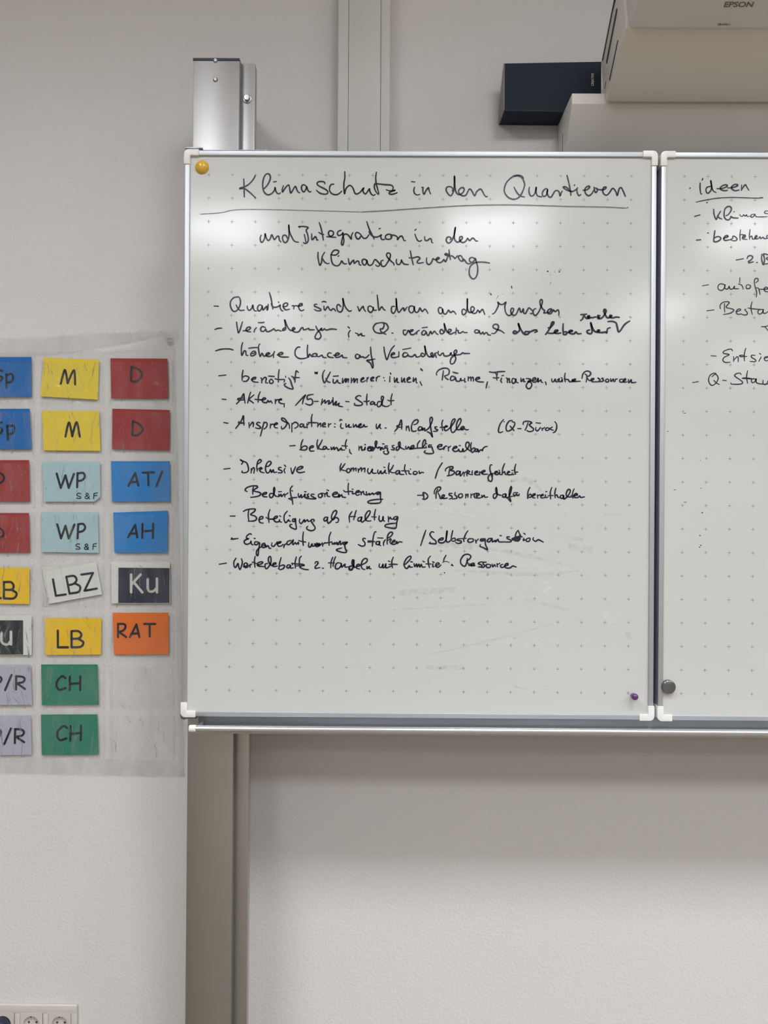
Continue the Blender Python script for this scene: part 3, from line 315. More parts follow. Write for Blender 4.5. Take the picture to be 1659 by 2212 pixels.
 ('row', """34 857 15408 -45 29 44 57 112 34 104 -3 8 -26 -89 -71 127 -36 33 -37 -63 -46 -156 -26;34 990 15502 -14 -67 5 -86;34 1185 15340 82 23 7 26 -52 -4 -37 -38 23 -44 74 -7;34 1416 15364 -60 7 -22 -45 23 -45 44 15 37 97 10 75 -15 33 -10 -48 8 -97 45 -44 52 -7;34 1527 15409 67 3;34 1535 15357 0 -52 45 45 15 -45 44 52;34 1654 15365 8 -67;34 1662 15335 67 48;34 1825 15533 -45 -63 8 -119 31 -104 15 -107;34 1810 15433 15 -10;34 1741 15261 92 19 87 9;34 1741 15261 70 -29;34 1952 15374 -3 -45 26 -40 37 56 8 -60 52 38 22 37 0 -74 52 15;34 2083 15415 33 -6;34 2176 15368 -38 -23 30 -37 -14 -44 -37 7;34 2287 15354 -44 7 -23 -30 60 -37 45 -29 -104 -4 -60 6;34 2436 15377 -52 -23 0 -52 45 -14 37 45 -30 44 67 0;34 2511 15377 7 -74;34 2518 15348 45 52 7 -74 53 -15;34 2562 15452 38 -14;34 2682 15349 104 30 -8 22 -52 0 -44 -45 23 -44 74 -7 52 37 -15 22 0 -64 59 50 16 -45 67 -10;34 3020 15596 -8 -104 12 -134;34 2917 15444 33 -30 104 11 59 -4;34 3098 15475 22 -9;34 3113 15418 -7 -44 45 7;34 3180 15396 75 16 -8 29 -52 -15 -22 -45 30 -40 52 19;34 3284 15419 8 -67;34 3285 15375 51 52 16 -59 67 -19;34 3403 15420 8 -74 52 37 8 -30 66 38 15 -30 45 30;34 3701 15414 -60 0 -29 -30 37 -22 52 37 1 -96 15 -75 -30 -44 -104 -13 -119 4 -30 29 60 30 119 21 141 6;67 3642 15392 37 0;34 4493 15349 130 4;34 4602 15271 52 -7 59 52 -30 67 -67 26 0 -56 15 -67;34 4623 15390 8 -97;34 4849 15384 10 74 51 60 67 8 5 -45 -56 -52;34 4925 15488 -36 -89 0 -112;34 4926 15407 37 -67 23 -56 59 27 22 44 -37 3 -22 -40 37 -34 82 12;34 5231 15394 -60 -1 -7 -30 59 -29 8 -37 -59 -23;34 5297 15416 -7 -52 38 -37 0 -37 -89 -15;34 5409 15387 -44 -30 22 -56 59 19 0 60 -37 7;34 5520 15380 1 -81;34 5521 15336 44 45 0 -67;34 5632 15388 0 -89;34 5632 15351 52 38;34 5758 15404 -52 -22 1 -67 52 -18;34 5744 15330 66 37 -22 30 -37 -30 22 -67 75 8;34 5862 15360 8 -47 44 47 15 -44 60 8;34 6159 15399 -44 -23 -7 -66 37 -15 37 60 3 111 -15 62 -11 -62 37 -82 82 -24;34 6367 15393 -52 -15 -7 -52 52 0 15 59 7 -74 52 15 37 82 26 119 -12 23 -29 -82 -7 -119 30 -119 -74 81;34 6442 15326 74 16;34 6545 15416 82 1;34 6530 15394 23 -52 52 45 15 -37 44 42;34 6553 15364 104 -7;34 6886 15530 -41 -90 -7 -145;34 6845 15336 44 53 30 -23 -14 -44 -45 -3;34 6934 15337 67 37 -8 23 -44 -23 -7 -55 52 -12;34 7045 15375 8 -70;34 7045 15352 52 23;34 7112 15345 60 23 -15 18 -37 -26 7 -49 75 5;34 7216 15376 0 -55 52 6;34 7223 15445 25 1;34 7352 15535 -32 -107 8 -141;34 7275 15357 104 5;34 7438 15518 -22 -104 8 -101;34 7424 15355 37 22 22 -52 52 -2;34 7594 15370 -51 -7 -8 -49 52 -10 15 59 8 -74 66 45 59 89 7 60 -44 7 -37 -75 15 -74 104 -7;34 7827 15505 -33 -89 9 -107;34 7758 15364 74 0 67 16 -30 29 -37 -30 8 -55 74 1 29 33 23 -33 81 11"""),
 ('row', """34 499 14882 104 0;34 779 14982 59 33 119 23 75 -7 -22 -52 -75 -60 98 -37 30 -52 -45 -45 -134 -11;34 897 15030 -14 -119 13 -127;34 1115 14808 82 30 0 30 -45 7 -37 -59 23 -67 67 -12;34 1348 15025 -32 -111 12 -164;34 1264 14861 52 -34 104 -2 82 30 7 30 -52 -8 -29 -60 45 -54 67 10 15 38 0 -37 42 -15;34 1554 14897 23 -19;34 1717 14993 -59 -77 -7 -105 38 -62 59 63 8 -30 30 -7;34 1760 14901 21 -7;34 1890 14828 -52 -1 -8 -44 38 -8 22 60 8 -97 12 -122 -86 18 -53 44 8 30 41 3;34 1987 14828 -12 -52 42 -44 66 82 8 -45 59 45 16 -37 66 20;34 2277 14771 22 29 -29 23 -45 -23 38 -74 49 -74 -19 -53 -67 -19 -74 26 -23 37 30 30;34 2580 14869 -52 0 -30 -45 23 -37 44 30 15 52 -7 -74 23 -55 59 48 88 119 30 75 -23 33 -52 -34 -36 -89 7 -60 30 -14 45 45 44 -7 27 -37 -19 -53 -40 -7;34 3097 14991 -56 -97 8 -126;34 3189 15017 -29 -92 -26 -105;34 3034 14887 138 1;34 3302 14881 -67 -23 -7 -59 52 0 29 75 -14 -60 22 -45 82 68 81 119 0 53 -45 -8 -52 -90 8 -89 53 -29 59 7;34 3603 15046 -26 -119 3 -111;34 3518 14885 96 -5;34 3681 14906 -7 -75 38 -44 51 52 0 52 -7 -67 37 -29;34 3875 14892 3 -112;34 3878 14825 41 52 15 -37 60 1;34 4075 14893 -52 0 -37 -38 38 -29 51 52 -21 -111 -22 -120 -111 3 -112 26 7 37 89 26 149 13"""),
 ('row', """34 521 14385 15 30 0 -23 134 12;34 953 14492 -30 17 -67 -48 -7 -52 45 -7 -82 -38 -7 -52 52 -32 75 33 14 37 8 -59 37 -22;34 1013 14410 22 -4;34 1110 14329 -74 7 -15 -45 38 -22 66 45 1 -59 -15 -90 -14 -119 -30 15 0 74 44 60 74 45;34 1193 14255 52 23 -8 29 -52 -22 -7 -52 52 -20 30 57 7 -44 45 30 23 -52 37 -5;34 1394 14316 -7 -60 44 -14 52 59 22 38;34 1483 14294 89 23 15 22 -52 -7 -22 -53 30 -37 60 16 29 29;34 1648 14216 14 57 45 30;34 1796 14370 -67 -22 -15 -60 45 -7 52 52 37 45 -15 -59 15 -38 45 45 22 -37 45 45 0 -47;34 2066 14551 -15 -127 13 -161;34 1962 14371 72 -21 82 -12;34 2183 14328 -7 -82 38 -14 36 67 11 -52 42 15 -1 45;34 2302 14299 38 -37 37 30 -23 22 -36 -45 44 -29 60 52 -30 15 0 -52 52 38 30 22;34 2466 14323 12 -72;34 2474 14278 52 52;34 2651 14550 -37 -107 1 -172;34 2511 14315 104 16 59 15;34 2682 14331 0 -37 52 30 30 -22 60 -7;34 2727 14332 -7 -38 59 38 23 -45 29 60 23 15 7 -74 52 52;34 2995 14344 -67 -11 -7 -37 52 7 30 38 -52 -45 8 -89 27 -75 -71 -12 -120 33 -18 30 107 35;34 3389 14418 -37 7 -22 -30 45 -59 0 -60 -59 -20 -78 34;34 3614 14565 -32 -12 -29 -120 -17 -178;34 3449 14376 -7 -30 74 5 74 5;60 3456 14361 60 1;34 3649 14437 115 -5;34 3687 14360 -59 -8 -12 -45 57 -14 22 60 -8 -67 27 -15;34 3813 14398 -37 -60 1 -64;34 3850 14428 74 38 45 67 -23 29 -52 -22 -36 -75 -7 -119 7 -44;34 3873 14383 52 38 15 -22 -30 -45 30 -45;34 3962 14339 60 23 -15 30 -45 -38 1 -49 67 5 29 52 8 -44 44 37 60 -7;34 4675 14607 -51 -152 -56 -176;34 4846 14561 -45 14 -37 -60 53 -81 67 -52 8 -62 -60 0 -81 5 22 27;34 4949 14398 82 8 15 37 -52 -8 -52 -45 23 -44 74 -7 59 52 22 97 7 104 -15 -104 1 -112 45 -19 52 42;34 5248 14600 -24 -111 -10 -90;34 5224 14414 60 30 22 -29 -15 -38 -59 5;34 5417 14430 -66 -8 -15 -22 89 -22 0 -37 -74 -12 -37 26;34 5572 14598 -44 -63 -44 -119 8 -48;34 5432 14430 104 8;34 5648 14432 -60 -8 -17 -45 33 -25 74 18 7 53 -37 7;34 5730 14410 19 -70;34 5749 14373 44 52;34 5930 14433 -82 -7 -7 -38 60 1 37 37 8 -111 45 -112 -89 37 -75 32 15 35;89 5871 14403 37 4;34 6086 14442 -67 -8 -37 -52 52 -15 52 67 8 -66 59 30 8 -30 51 52 23 -51 126 0;34 6256 14502 30 -4;34 6457 14474 -52 0 0 -30 90 -44 -15 -30 -104 -5;34 6642 14616 -44 -59 -15 -105 75 -59;34 6642 14616 30 -74 30 -59;75 6532 14422 52 8 51 30 30 -22 -37 -37;75 6584 14400 103 98;34 6509 14437 104 38 119 1;34 6761 14555 30 -24;34 6762 14446 -8 -45 38 16;34 6866 14454 -52 -30 7 -41 60 4 14 60 -29 7;34 6969 14462 -14 -37 59 -41 60 34 104 -51"""),
 ('row', """34 271 13852 152 26;34 628 13984 -44 -78 4 -90 30 -32 51 85 16 -67 30 -59 36 89 12 75 -20 67;34 789 13803 82 30 -8 45 -45 0 -22 -45 30 -48 52 15 37 41;34 930 13856 -2 -67;34 930 13826 37 38;34 1037 14028 -15 -104 13 -134;34 975 13901 104 -29;34 1079 13842 105 30 7 38 -82 -16 -22 -45 22 -29 120 -11;34 1303 13873 -52 -15 8 -82 37 -7 66 97 15 104 -19 57 -34 -27 1 -89 52 -67 45 -30;34 1407 13844 75 23 0 22 -53 -8 -14 -52 37 -19 60 12;34 1593 14005 -30 -108 -18 -126;34 1549 13808 82 38 37 -23 -29 -52 -67 -26 -38 25;34 1787 13847 -52 -1 -22 -45 37 -22 45 53 0 -52 60 7;34 1916 14019 -25 -120 8 -119;34 2024 14034 -37 -45 -6 -119 15 -82;34 1817 13884 82 -14 134 -7 52 -22 -67 -15 -7 -38 82 -33 82 -6;34 1817 13884 22 -37;34 1899 13825 97 8;34 2316 13880 14 37 45 0 8 -29 -67 -83 8 -29 97 20;34 2473 13784 25 -3;34 2695 14016 -36 -97 -7 -126;34 2755 14027 -37 -93 -17 -111;34 2602 13896 131 1;34 2867 13891 -74 7 -44 -68 15 -59 59 8 52 67 0 37 8 -74 44 37 30 23 0 -60 74 8;45 3121 13833 -60 -8 -14 -60 44 -14 45 67 6 134 -19 7 -10 -82 53 -74;34 3188 13818 81 23 -15 30 -44 -15 -7 -67 67 -18;34 3307 13856 96 53 29 60 -37 29 -59 -37 -34 -97 20 -82 60 -22;34 3426 13827 0 -52 52 53 -7 -45 44 -7;34 3693 13881 -10 -59 48 -15 37 67 -7 -67 44 8 22 67 1 -82 67 16 44 22;34 3879 13945 37 -10;34 3986 14029 -33 -102 16 -126;34 3894 13871 104 5 75 -4;34 4236 13870 89 90 41 67 -27 25 -74 -56 -51 -111 23 -75 44 -22 45 60 15 -30 52 1;34 4355 13933 37 -6;34 4427 13893 16 -66 37 59 15 -62 37 55 22 -59 30 59 22 -59 60 5;34 4616 13947 34 -18;34 4776 14055 -44 -63 0 -74 23 -107;34 4680 13888 112 -3;34 4824 13936 34 -18;34 4829 13896 0 -70 30 6;34 4889 13852 74 30 -15 30 -45 -16 -14 -52 52 -26 59 49;34 5110 14076 -44 -82 -7 -59;18 5029 13912 45 30 67 -4 37 -20;34 5223 13861 12 18 21 -29;34 5078 13704 3 -4;34 5549 13953 60 45 29 59 -60 42 -89 -20 -66 -97 8 -90 75 -51 44 74 14 97;34 5564 13938 38 -82;34 5617 13901 7 -30;34 5624 13864 89 15 -7 30 -45 -8 -22 -44 89 0;34 5891 13940 -59 -8 -37 -30 67 -29 15 -37 -82 -4;34 5966 13933 -67 -8 7 -37 30 -30 -29 -37 -75 7;34 6018 13889 -52 -8 15 -59 60 0 22 45 -45 22;34 6092 13889 15 -55 37 48 23 -41;34 6196 13905 8 -70;34 6196 13875 59 38;34 6322 13891 -52 -23 16 -44 59 7;34 6345 13846 81 30 -7 35 -52 -27 0 -52 45 -22 67 7 51 38 75 -22"""),
 ('underline', """19 -188 21321 442 33 238 53 286 20 548 -2 787 -16 1141 -27;30 3254 21382 516 28 590 43 737 51 552 28 737 13 552 -9 736 -19 809 -12 404 -20 44 26"""),
]
RIGHT = [
 ('heading', """32 10462 22027 -1 -112 19 -122 21 0;32 10504 22086 13 37;32 10696 21959 -85 -22 -23 -42 8 -64 37 -21 53 53 21 75 -20 138 20 -117 32 -96 59 -37;32 10818 21908 111 4 106 43 0 26 -64 5 -84 -58 32 -48 74 -16 48 11;32 11046 21923 116 11 96 37 -1 22 -63 5 -63 -48 10 -53 64 -32 85 16;32 11342 21988 -4 -117;32 11343 21887 73 106 32 -42 48 -74;32 10241 21912 10 7;32 10603 21608 13 4;32 10628 20964 16 0;23 10375 21618 196 43 264 43 318 18 371 -10 212 -4;38 11736 21718 53 1"""),
 ('row', """32 10350 21315 111 32;32 10752 21470 11 -116 44 -101 31 69 63 107;32 10838 21322 43 -42 47 -16;32 11018 21333 53 32 52 86 -6 63 -58 16 -63 -48 -21 -96 11 -95 54 -48 53 16 31 59 32 -27 117 -8;32 11182 21419 10 -2;23 11304 21366 21 -42 43 0 21 32 32 -32 31 32 11 -37 53 6;23 11632 21368 -74 -11 -21 -43 43 -10 52 53 11 -37 95 -10 149 6;23 11906 21379 -73 11 11 42 74 6"""),
 ('row', """34 10391 20810 90 9;34 10782 21014 -16 -117 -4 -112 79 1 64 48 -11 42 -64 11 -63 -33;34 10963 20850 100 38 -11 26 -53 -16 -31 -53 32 -37 85 11;26 11085 20819 74 32 5 48 47 -11 43 -53 -53 -37 -95 26;26 11327 21037 -15 -117 6 -111;26 11307 20920 74 11 32 -74;26 11360 20857 69 32 -11 37 -42 -27 0 -58 90 -10;26 11528 21038 -15 -117 6 -90;26 11519 20868 42 37 22 -68 42 10 53 43 -11 27 -32 -27 0 -43 64 1 42 42 11 -42 53 32 21 -32 84 11;26 11909 20923 -30 -22 11 -47"""),
 ('row', """32 11236 20391 153 30;32 11469 20424 21 48 52 16 48 -31 -36 -59 -58 -37 10 -27 96 22;32 11670 20342 16 0;32 11781 20516 -5 -106 38 -112 25 112 -27 106 37 5 63 -15;32 11814 20304 99 16;32 11912 20458 -36 -32 37 -26"""),
 ('row', """25 10524 19839 127 26;25 10995 19865 -74 21 -58 -33 -5 -74 64 -37 58 38 26 85 -10 -64 42 -32 43 32 10 32 22 -58 53 5 42 54 -11 -48 96 -5;25 11318 20015 -5 -107;25 11287 19882 58 -16 32 -42 11 -53;25 11493 19872 -42 -27 11 -58 64 6 20 53 -53 26;25 11652 19910 53 43 -11 47 -43 0 -26 -58 17 -117 32 -106 -4 -112;25 11663 19804 53 -16 33 -127;25 11727 19772 117 1 73 11 -42 37 -42 -38 21 -53 63 -10"""),
 ('row', """25 10623 19311 153 19;25 10909 19354 -6 75 63 64 106 11 21 -27 -63 -90 138 -37 22 -37 -74 -53 -143 -27;25 10998 19466 -5 -90 11 -96;25 11248 19292 90 33 -6 26 -47 -5 -42 -54 32 -53 79 11;25 11449 19352 -26 -16 53 -53 0 -48 -63 -11 -53 16;25 11580 19506 -25 -127 32 -144;25 11491 19373 154 -21 106 -4;25 11825 19343 -95 -6 -26 -53 37 -43 63 43 11 53 0 -63 53 -11 52 43;25 11780 18978 79 1 63 21;25 11859 18973 63 -79"""),
 ('row', """25 10714 18354 111 -7;25 11169 18460 -16 32 -64 0 -106 -43 1 -43 116 -26 -105 -59 -26 -63 48 -43 105 3;25 11196 18338 1 -101;25 11196 18259 74 80 21 -16 1 -94;25 11454 18520 -31 -122 1 -149;25 11477 18345 -133 -6 -26 16 47 16 53 -10;25 11651 18367 -74 0 0 -43 85 -52 -10 -38 -106 5;25 11741 18410 32 -21;25 11779 18331 -48 -91;25 11842 18304 74 22 10 21;25 11926 18342 -63 -6 -15 -53 37 -32 41 11"""),
 ('row', """25 10328 17782 124 21;25 10822 17981 -58 -1 -74 -53 -21 -96 33 -85 53 -21 74 54 41 96 -32 74 -42 10 -58 -53;25 10780 17832 49 -53 69 -37;25 10966 17835 79 -7;25 11357 17957 -21 31 -74 -10 -42 -49 117 -84 53 -53 -42 -37 -201 -1 -6 26;25 11494 18042 -20 -132 22 -138;25 11379 17877 63 11 138 -20 -201 9;25 11686 17858 -85 10 -26 -43 27 -42 53 32 21 53 11 -85 138 -26 104 6;25 11824 17837 1 -74 63 -11 41 75"""),
 ('specks', """17 10152 17129 35 0;17 9800 16744 22 -3;17 10500 16128 4 -2;17 10513 15535 11 4;17 10164 15233 49 5;17 9946 15500 39 0;17 10536 15014 26 4;17 9702 14881 8 -1;17 9725 14739 13 -2;17 9730 14366 6 0;17 10508 14531 0 -14;17 10491 14538 26 -14;26 10517 14319 17 5;26 10496 14282 8 0;26 10550 15017 9 -3"""),
]
CARD_INK = [
 ('M1', """55 -4300 18135 100 339 70 -329;55 -4130 18145 156 322 31 -350"""),
 ('M2', """55 -4175 16817 85 350 84 -344;55 -4006 16823 106 351 81 -355"""),
 ('D1', """55 -2542 18561 -4 -350;55 -2546 18211 117 -20 117 94 28 117 -88 102 -170 57"""),
 ('D2', """55 -2496 17211 -13 -341;55 -2509 16870 117 -14 117 88 23 73 -83 116 -161 78"""),
 ('SP1', """55 -5663 18362 8 -342;55 -5657 18327 111 44 51 -73 -35 -116 -117 -30;55 -5766 18443 -146 29 -29 -117 162 -58 15 -58 -88 -59 -88 43"""),
 ('SP2', """55 -5635 17086 26 -359;55 -5626 17057 132 30 35 -73 -34 -117 -123 -30;55 -5773 17158 -102 -15 -14 -73 108 -58 24 -58 -58 -73 -88 28"""),
 ('O1', """55 -5971 15916 -4 -278;55 -5975 15638 108 -14 132 74 29 88 -74 102 -191 28"""),
 ('WP1', """55 -4390 15896 105 -359;55 -4285 15537 115 316;55 -4170 15853 84 -314;55 -4086 15539 127 351;55 -3869 15913 -7 -356;55 -3869 15899 138 15 44 -87 -58 -88 -123 -30;26 -3787 15394 -58 18 -38 -53 91 -43 -9 -38 -88 8;26 -3567 15267 -88 108 29 38 29 -38 -78 -59 21 -43 58 15 20 49;26 -3456 15405 -8 -131;26 -3456 15405 84 15;26 -3459 15347 76 6"""),
 ('AT', """55 -2598 15600 168 322;55 -2430 15922 81 -315;55 -2560 15688 190 15;55 -2246 15929 283 10;55 -2109 15929 11 -312;55 -1758 15961 -144 -363"""),
 ('O2', """55 -5963 14543 -4 -277;55 -5967 14266 108 0 123 60 23 87 -59 93 -191 37"""),
 ('WP2', """55 -4368 14632 96 -350;55 -4272 14282 109 316;55 -4163 14598 84 -320;55 -4079 14278 139 351;55 -3847 14635 -12 -350;55 -3847 14635 123 10 53 -88 -58 -88 -125 -30;26 -3809 14139 -58 8 -29 -49 88 -38 -6 -44 -88 6;26 -3583 14009 -85 102 35 38 29 -38 -81 -59 23 -43 53 15 20 46;26 -3467 14141 -8 -131;26 -3467 14141 82 18;26 -3469 14083 70 9"""),
 ('AH', """55 -2602 14316 179 316;55 -2423 14632 52 -315;55 -2567 14404 190 15;55 -2241 14654 -4 -350;55 -1978 14664 -4 -359;55 -2240 14470 263 19"""),
 ('LBZ', """55 -4468 13259 76 -408;55 -4392 12851 245 36;55 -4135 13328 85 -422;55 -4135 13322 184 28 74 -93 -72 -103 -146 -39;55 -3920 13163 132 -81 -43 -131 -219 -40;55 -3761 13383 293 43;55 -3468 13426 -211 -445;55 -3679 12981 310 58"""),
 ('KU', """64 -2518 13391 3 -440;64 -2284 13393 -226 -250;64 -2443 13193 206 -240;64 -2102 13292 1 -228 39 -81 102 1 81 82 6 29;64 -1874 13294 2 -339"""),
 ('LB', """58 -4338 11984 3 -415;58 -4335 11569 254 2;58 -3995 11972 2 -400;58 -3995 11972 169 1 74 -87 -58 -88 -184 -16;58 -3824 11783 123 -87 -64 -108 -228 -16"""),
 ('RAT', """55 -2838 12169 2 -335;55 -2838 12161 152 -5 36 -73 -64 -88 -117 -30;55 -2816 11965 185 -130;55 -2538 11836 159 316;55 -2379 12152 75 -315;55 -2509 11918 190 13;55 -2183 12165 272 2;55 -2049 12160 2 -306"""),
 ('LBL', """58 -5692 13187 3 -409;58 -5691 13181 175 1 68 -96 -52 -88 -190 -1;58 -5515 12998 138 -87 -63 -126 -249 -7;58 -5970 13185 3 -403;58 -5967 12782 199 1"""),
 ('KUL', """64 -5743 11930 1 -219 74 -72 88 0 64 74;64 -5509 11947 2 -313;64 -6081 12059 3 -429;64 -5875 12061 -198 -221;64 -6021 11855 192 -223"""),
 ('CH1', """55 -4141 10804 -88 43 -116 -117 -14 -132 74 -87 146 45;55 -4033 10849 -3 -351;55 -3769 10851 -4 -345;55 -4032 10659 264 22"""),
 ('CH2', """55 -4098 9563 -80 43 -131 -103 -28 -146 74 -102 154 45;55 -4008 9608 -7 -365;55 -3745 9624 -6 -365;55 -4007 9412 261 31"""),
 ('PR1', """55 -5488 10873 -159 -381;55 -5371 10845 -3 -333;55 -5370 10839 161 -14 50 -58 -50 -73 -155 -30;55 -5355 10664 206 -139;55 -5912 10835 -7 -336;55 -5912 10835 132 -14 44 -58 -44 -73 -131 -30"""),
 ('PR2', """55 -5495 9538 -165 -390;55 -5392 9524 -4 -350;55 -5392 9524 161 -13 59 -58 -44 -88 -169 -31;55 -5371 9334 209 -135;55 -5934 9520 -4 -336;55 -5934 9520 146 -13 45 -73 -44 -74 -146 -30"""),
]


# ------------------------------------------------------------------ room
def struct(o): o['kind'] = 'structure'; return o
X0, X1, YB = -2.3, 6.3, -9.4
struct(box('wall_back', X0 - .1, X1 + .1, WALLY, WALLY + 0.1, 0, CEIL, M_wall))
struct(box('wall_left', X0 - .1, X0, YB, WALLY, 0, CEIL, M_sidewall))
struct(box('wall_right', X1, X1 + .1, YB, WALLY, 0, CEIL, M_sidewall))
struct(box('wall_front', X0 - .1, X1 + .1, YB - .1, YB, 0, CEIL, M_sidewall))
struct(box('floor', X0 - .1, X1 + .1, YB - .1, WALLY + .1, -0.1, 0, M_floor))
struct(box('ceiling', X0 - .1, X1 + .1, YB - .1, WALLY + .1, CEIL, CEIL + 0.1, M_ceil))

M_glow = bpy.data.materials.new('lamp_diffuser'); M_glow.use_nodes = True
_b = M_glow.node_tree.nodes['Principled BSDF']; _b.inputs['Base Color'].default_value = (.8, .8, .8, 1)
_b.inputs['Emission Color'].default_value = (*LAMP_COL, 1); _b.inputs['Emission Strength'].default_value = LAMP_L
proto = None
for (x, y) in LAMPS:
    if proto is None:
        proto = empty('ceiling_light', (x, y, CEIL), 'flat rectangular ceiling light in the rows behind the camera, seen only as a glow on the whiteboards', 'ceiling light', 'ceiling lights in rows')
        proto['label'] = 'rectangular ceiling light whose glow shows on the glossy whiteboards'
        box('diffuser', x - .33, x + .33, y - .32, y + .32, CEIL - .058, CEIL - .052, M_glow, proto)
        for a, b, c, d in ((-.36, -.33, -.35, .35), (.33, .36, -.35, .35), (-.33, .33, -.35, -.32), (-.33, .33, .32, .35)):
            box('frame', x + a, x + b, y + c, y + d, CEIL - .060, CEIL - .001, M_white_pl, proto)
    else:
        r_ = proto.copy(); COL.objects.link(r_); r_.location = (x, y, CEIL)
        for ch in proto.children:
            c_ = ch.copy(); COL.objects.link(c_); c_.parent = r_

# ------------------------------------------------------------------ cable duct running up the wall
p0 = at(730.5, 60, WALLY - .046); p1 = at(843.0, 60, WALLY - .046)
a0 = at(753.5, 60, WALLY - .046).x; a1 = at(822.5, 60, WALLY - .046).x
duct = empty('cable_duct', (p0.x, WALLY, 1.62), 'tall white cable duct on the wall, rising from behind the left whiteboard', 'cable duct')
box('duct_body', p0.x, a0 - .0008, WALLY - .046, WALLY - .0005, 1.62, CEIL - .002, M_duct, duct, 0.0012)
box('duct_cover', a0, a1, WALLY - .0465, WALLY - .001, 1.62, CEIL - .002, M_duct, duct, 0.0008)
box('duct_body', a1 + .0008, p1.x, WALLY - .046, WALLY - .0005, 1.62, CEIL - .002, M_duct, duct, 0.0016)
box('seam_backing', a0 - .003, a1 + .003, WALLY - .040, WALLY - .0008, 1.62, CEIL - .002, M_slot, duct)

# ------------------------------------------------------------------ lifting pylon behind the left board
yF, yM, yR = 0.060, 0.076, 0.125
xl = at(417.2, 220, yF).x; xr = at(516.0, 220, yF).x
f0 = at(519.5, 220, yM).x; f1 = at(550.5, 220, yM).x
zt = at(470, 125, yF).z; zt2 = at(530, 136, yM).z
pyl = empty('lifting_pylon', ((xl + f1) / 2, WALLY, 0), 'tall silver lifting post behind the left edge of the whiteboard, running to the floor', 'post')
box('front_profile', xl, xr, yF, yR, 0.002, zt - 0.006, M_alu_post, pyl, 0.0012)
box('side_profile', f0, f1, yM, yM + .025, 0.002, zt2, M_alu_post, pyl, 0.0018)
box('rear_channel', xl + .012, f1 - .040, yR, WALLY - .0005, 0.002, zt2 - 0.01, M_alu_post, pyl)
box('seam', xr - .0005, f0 + .001, yF + .010, yM + .006, 0.003, zt2 - .002, M_alu_dark, pyl)
box('end_cap', xl - .0012, xr + .0010, yF - .0012, yR, zt - 0.006, zt - .0005, M_capdark, pyl, 0.001)
# edge trim of the end cap running down the rear edge
box('side_seal', xr - .0001, xr + .0011, yF + .002, yF + .012, 0.003, zt - .004, M_alu_dark, pyl)
for v in (131, 172.5):
    c = at(465.5, v, yF)
    s = lathe('screw', [(0, .0032), (.0026, .0032), (.0030, .0026), (.0050, .0010), (.0055, 0)], (c.x, yF, c.z), M_chrome, pyl, 20)
    lathe('screw_socket', [(0, .00335), (.0013, .00335), (.0013, .0030)], (c.x, yF, c.z), M_slot, s, 6)
c = at(534, 214, yM)
LEAN = 0.0029
s = lathe('bolt', [(.0098, 0), (.0098, .0016), (.0094, .0020), (.0072, .0022)], (c.x, yM, c.z), M_chrome, pyl, 28)
h = lathe('bolt_head', [(.0074, .0020), (.0074, .0070), (.0062, .0086), (0, .0088)], (c.x, yM, c.z), M_chrome, s, 6)

pyl.rotation_euler.y = LEAN; pyl.location.x -= LEAN * at(465, 220, yF).z

# ------------------------------------------------------------------ whiteboards
def make_board(name, x0, x1, z0, z1, label, gx0, gcols, rows):
    root = empty(name, (x0, 0, z0), label, 'whiteboard', kind='thing')
    b = 0.0018; bw = 0.0125                       # bars sit 2 mm inside the outline of the caps
    box('writing_surface', x0 + .006, x1 - .006, 0, 0.016, z0 + .006, z1 - .006, M_board, root)
    box('backing_sheet', x0 + .004, x1 - .004, 0.016, 0.020, z0 + .004, z1 - .004, M_navy, root)
    def bar(xa, xb, za, zb): # outer profile with a small inner lip
        return box('frame_rail', xa, xb, -0.0042, 0.0205, za, zb, M_alu, root, 0.0012, 3)
    bar(x0 + b, x0 + bw, z0 + .02, z1 - .02); bar(x1 - bw, x1 - b, z0 + .02, z1 - .02)
    bar(x0 + .02, x1 - .02, z1 - bw, z1 - b); bar(x0 + .02, x1 - .02, z0 + b, z0 + bw)
    # corner caps: L-shapes with a rounded outer corner
    for sx, sz in ((1, 1), (1, -1), (-1, 1), (-1, -1)):
        cx_ = x0 if sx > 0 else x1; cz = z0 if sz > 0 else z1
        wv, ln, r = 0.0130, 0.0315, 0.010
        poly = [(ln, 0)] + [(ln, wv), (wv + .0015, wv), (wv, wv + .0015), (wv, ln), (0, ln)]
        poly += [(r - r * math.cos(t), r - r * math.sin(t)) for t in [math.pi / 2 * k / 7 for k in range(8)]]
        poly = [(cx_ + sx * px, cz + sz * pz) for px, pz in poly]
        prism('corner_cap', poly, -0.0062, 0.0215, M_white_pl, root, 'Y', 0.0008)
    # printed crosses
    V = []; Fc = []
    for c in range(gcols):
        for r_ in range(rows):
            x = gx0 + .05 * c; z = ZG - .05 * r_
            for dx, dz in ((.0037, .00050), (.00050, .0037)):
                k = len(V); V += [(x - dx, -.00012, z - dz), (x + dx, -.00012, z - dz), (x + dx, -.00012, z + dz), (x - dx, -.00012, z + dz)]
                Fc.append((k, k + 1, k + 2, k + 3))
    g = mesh_obj('grid_print', V, Fc, M_grid, root); g['kind'] = 'stuff'
    return root
ZB0, ZB1 = ZG - 1.1573, ZG + 0.0522
left = make_board('whiteboard', -0.0524, 0.9545, ZB0, ZB1,
    'large left whiteboard, fully visible, covered in handwritten notes under a long underlined title', 0.0, 19, 23)
right = make_board('whiteboard', 0.9607, 1.9676, ZB0 - .0005, ZB1 - .0005,
    'right whiteboard, cut off by the photo edge, with a short list headed ideen', 1.0130, 19, 23)

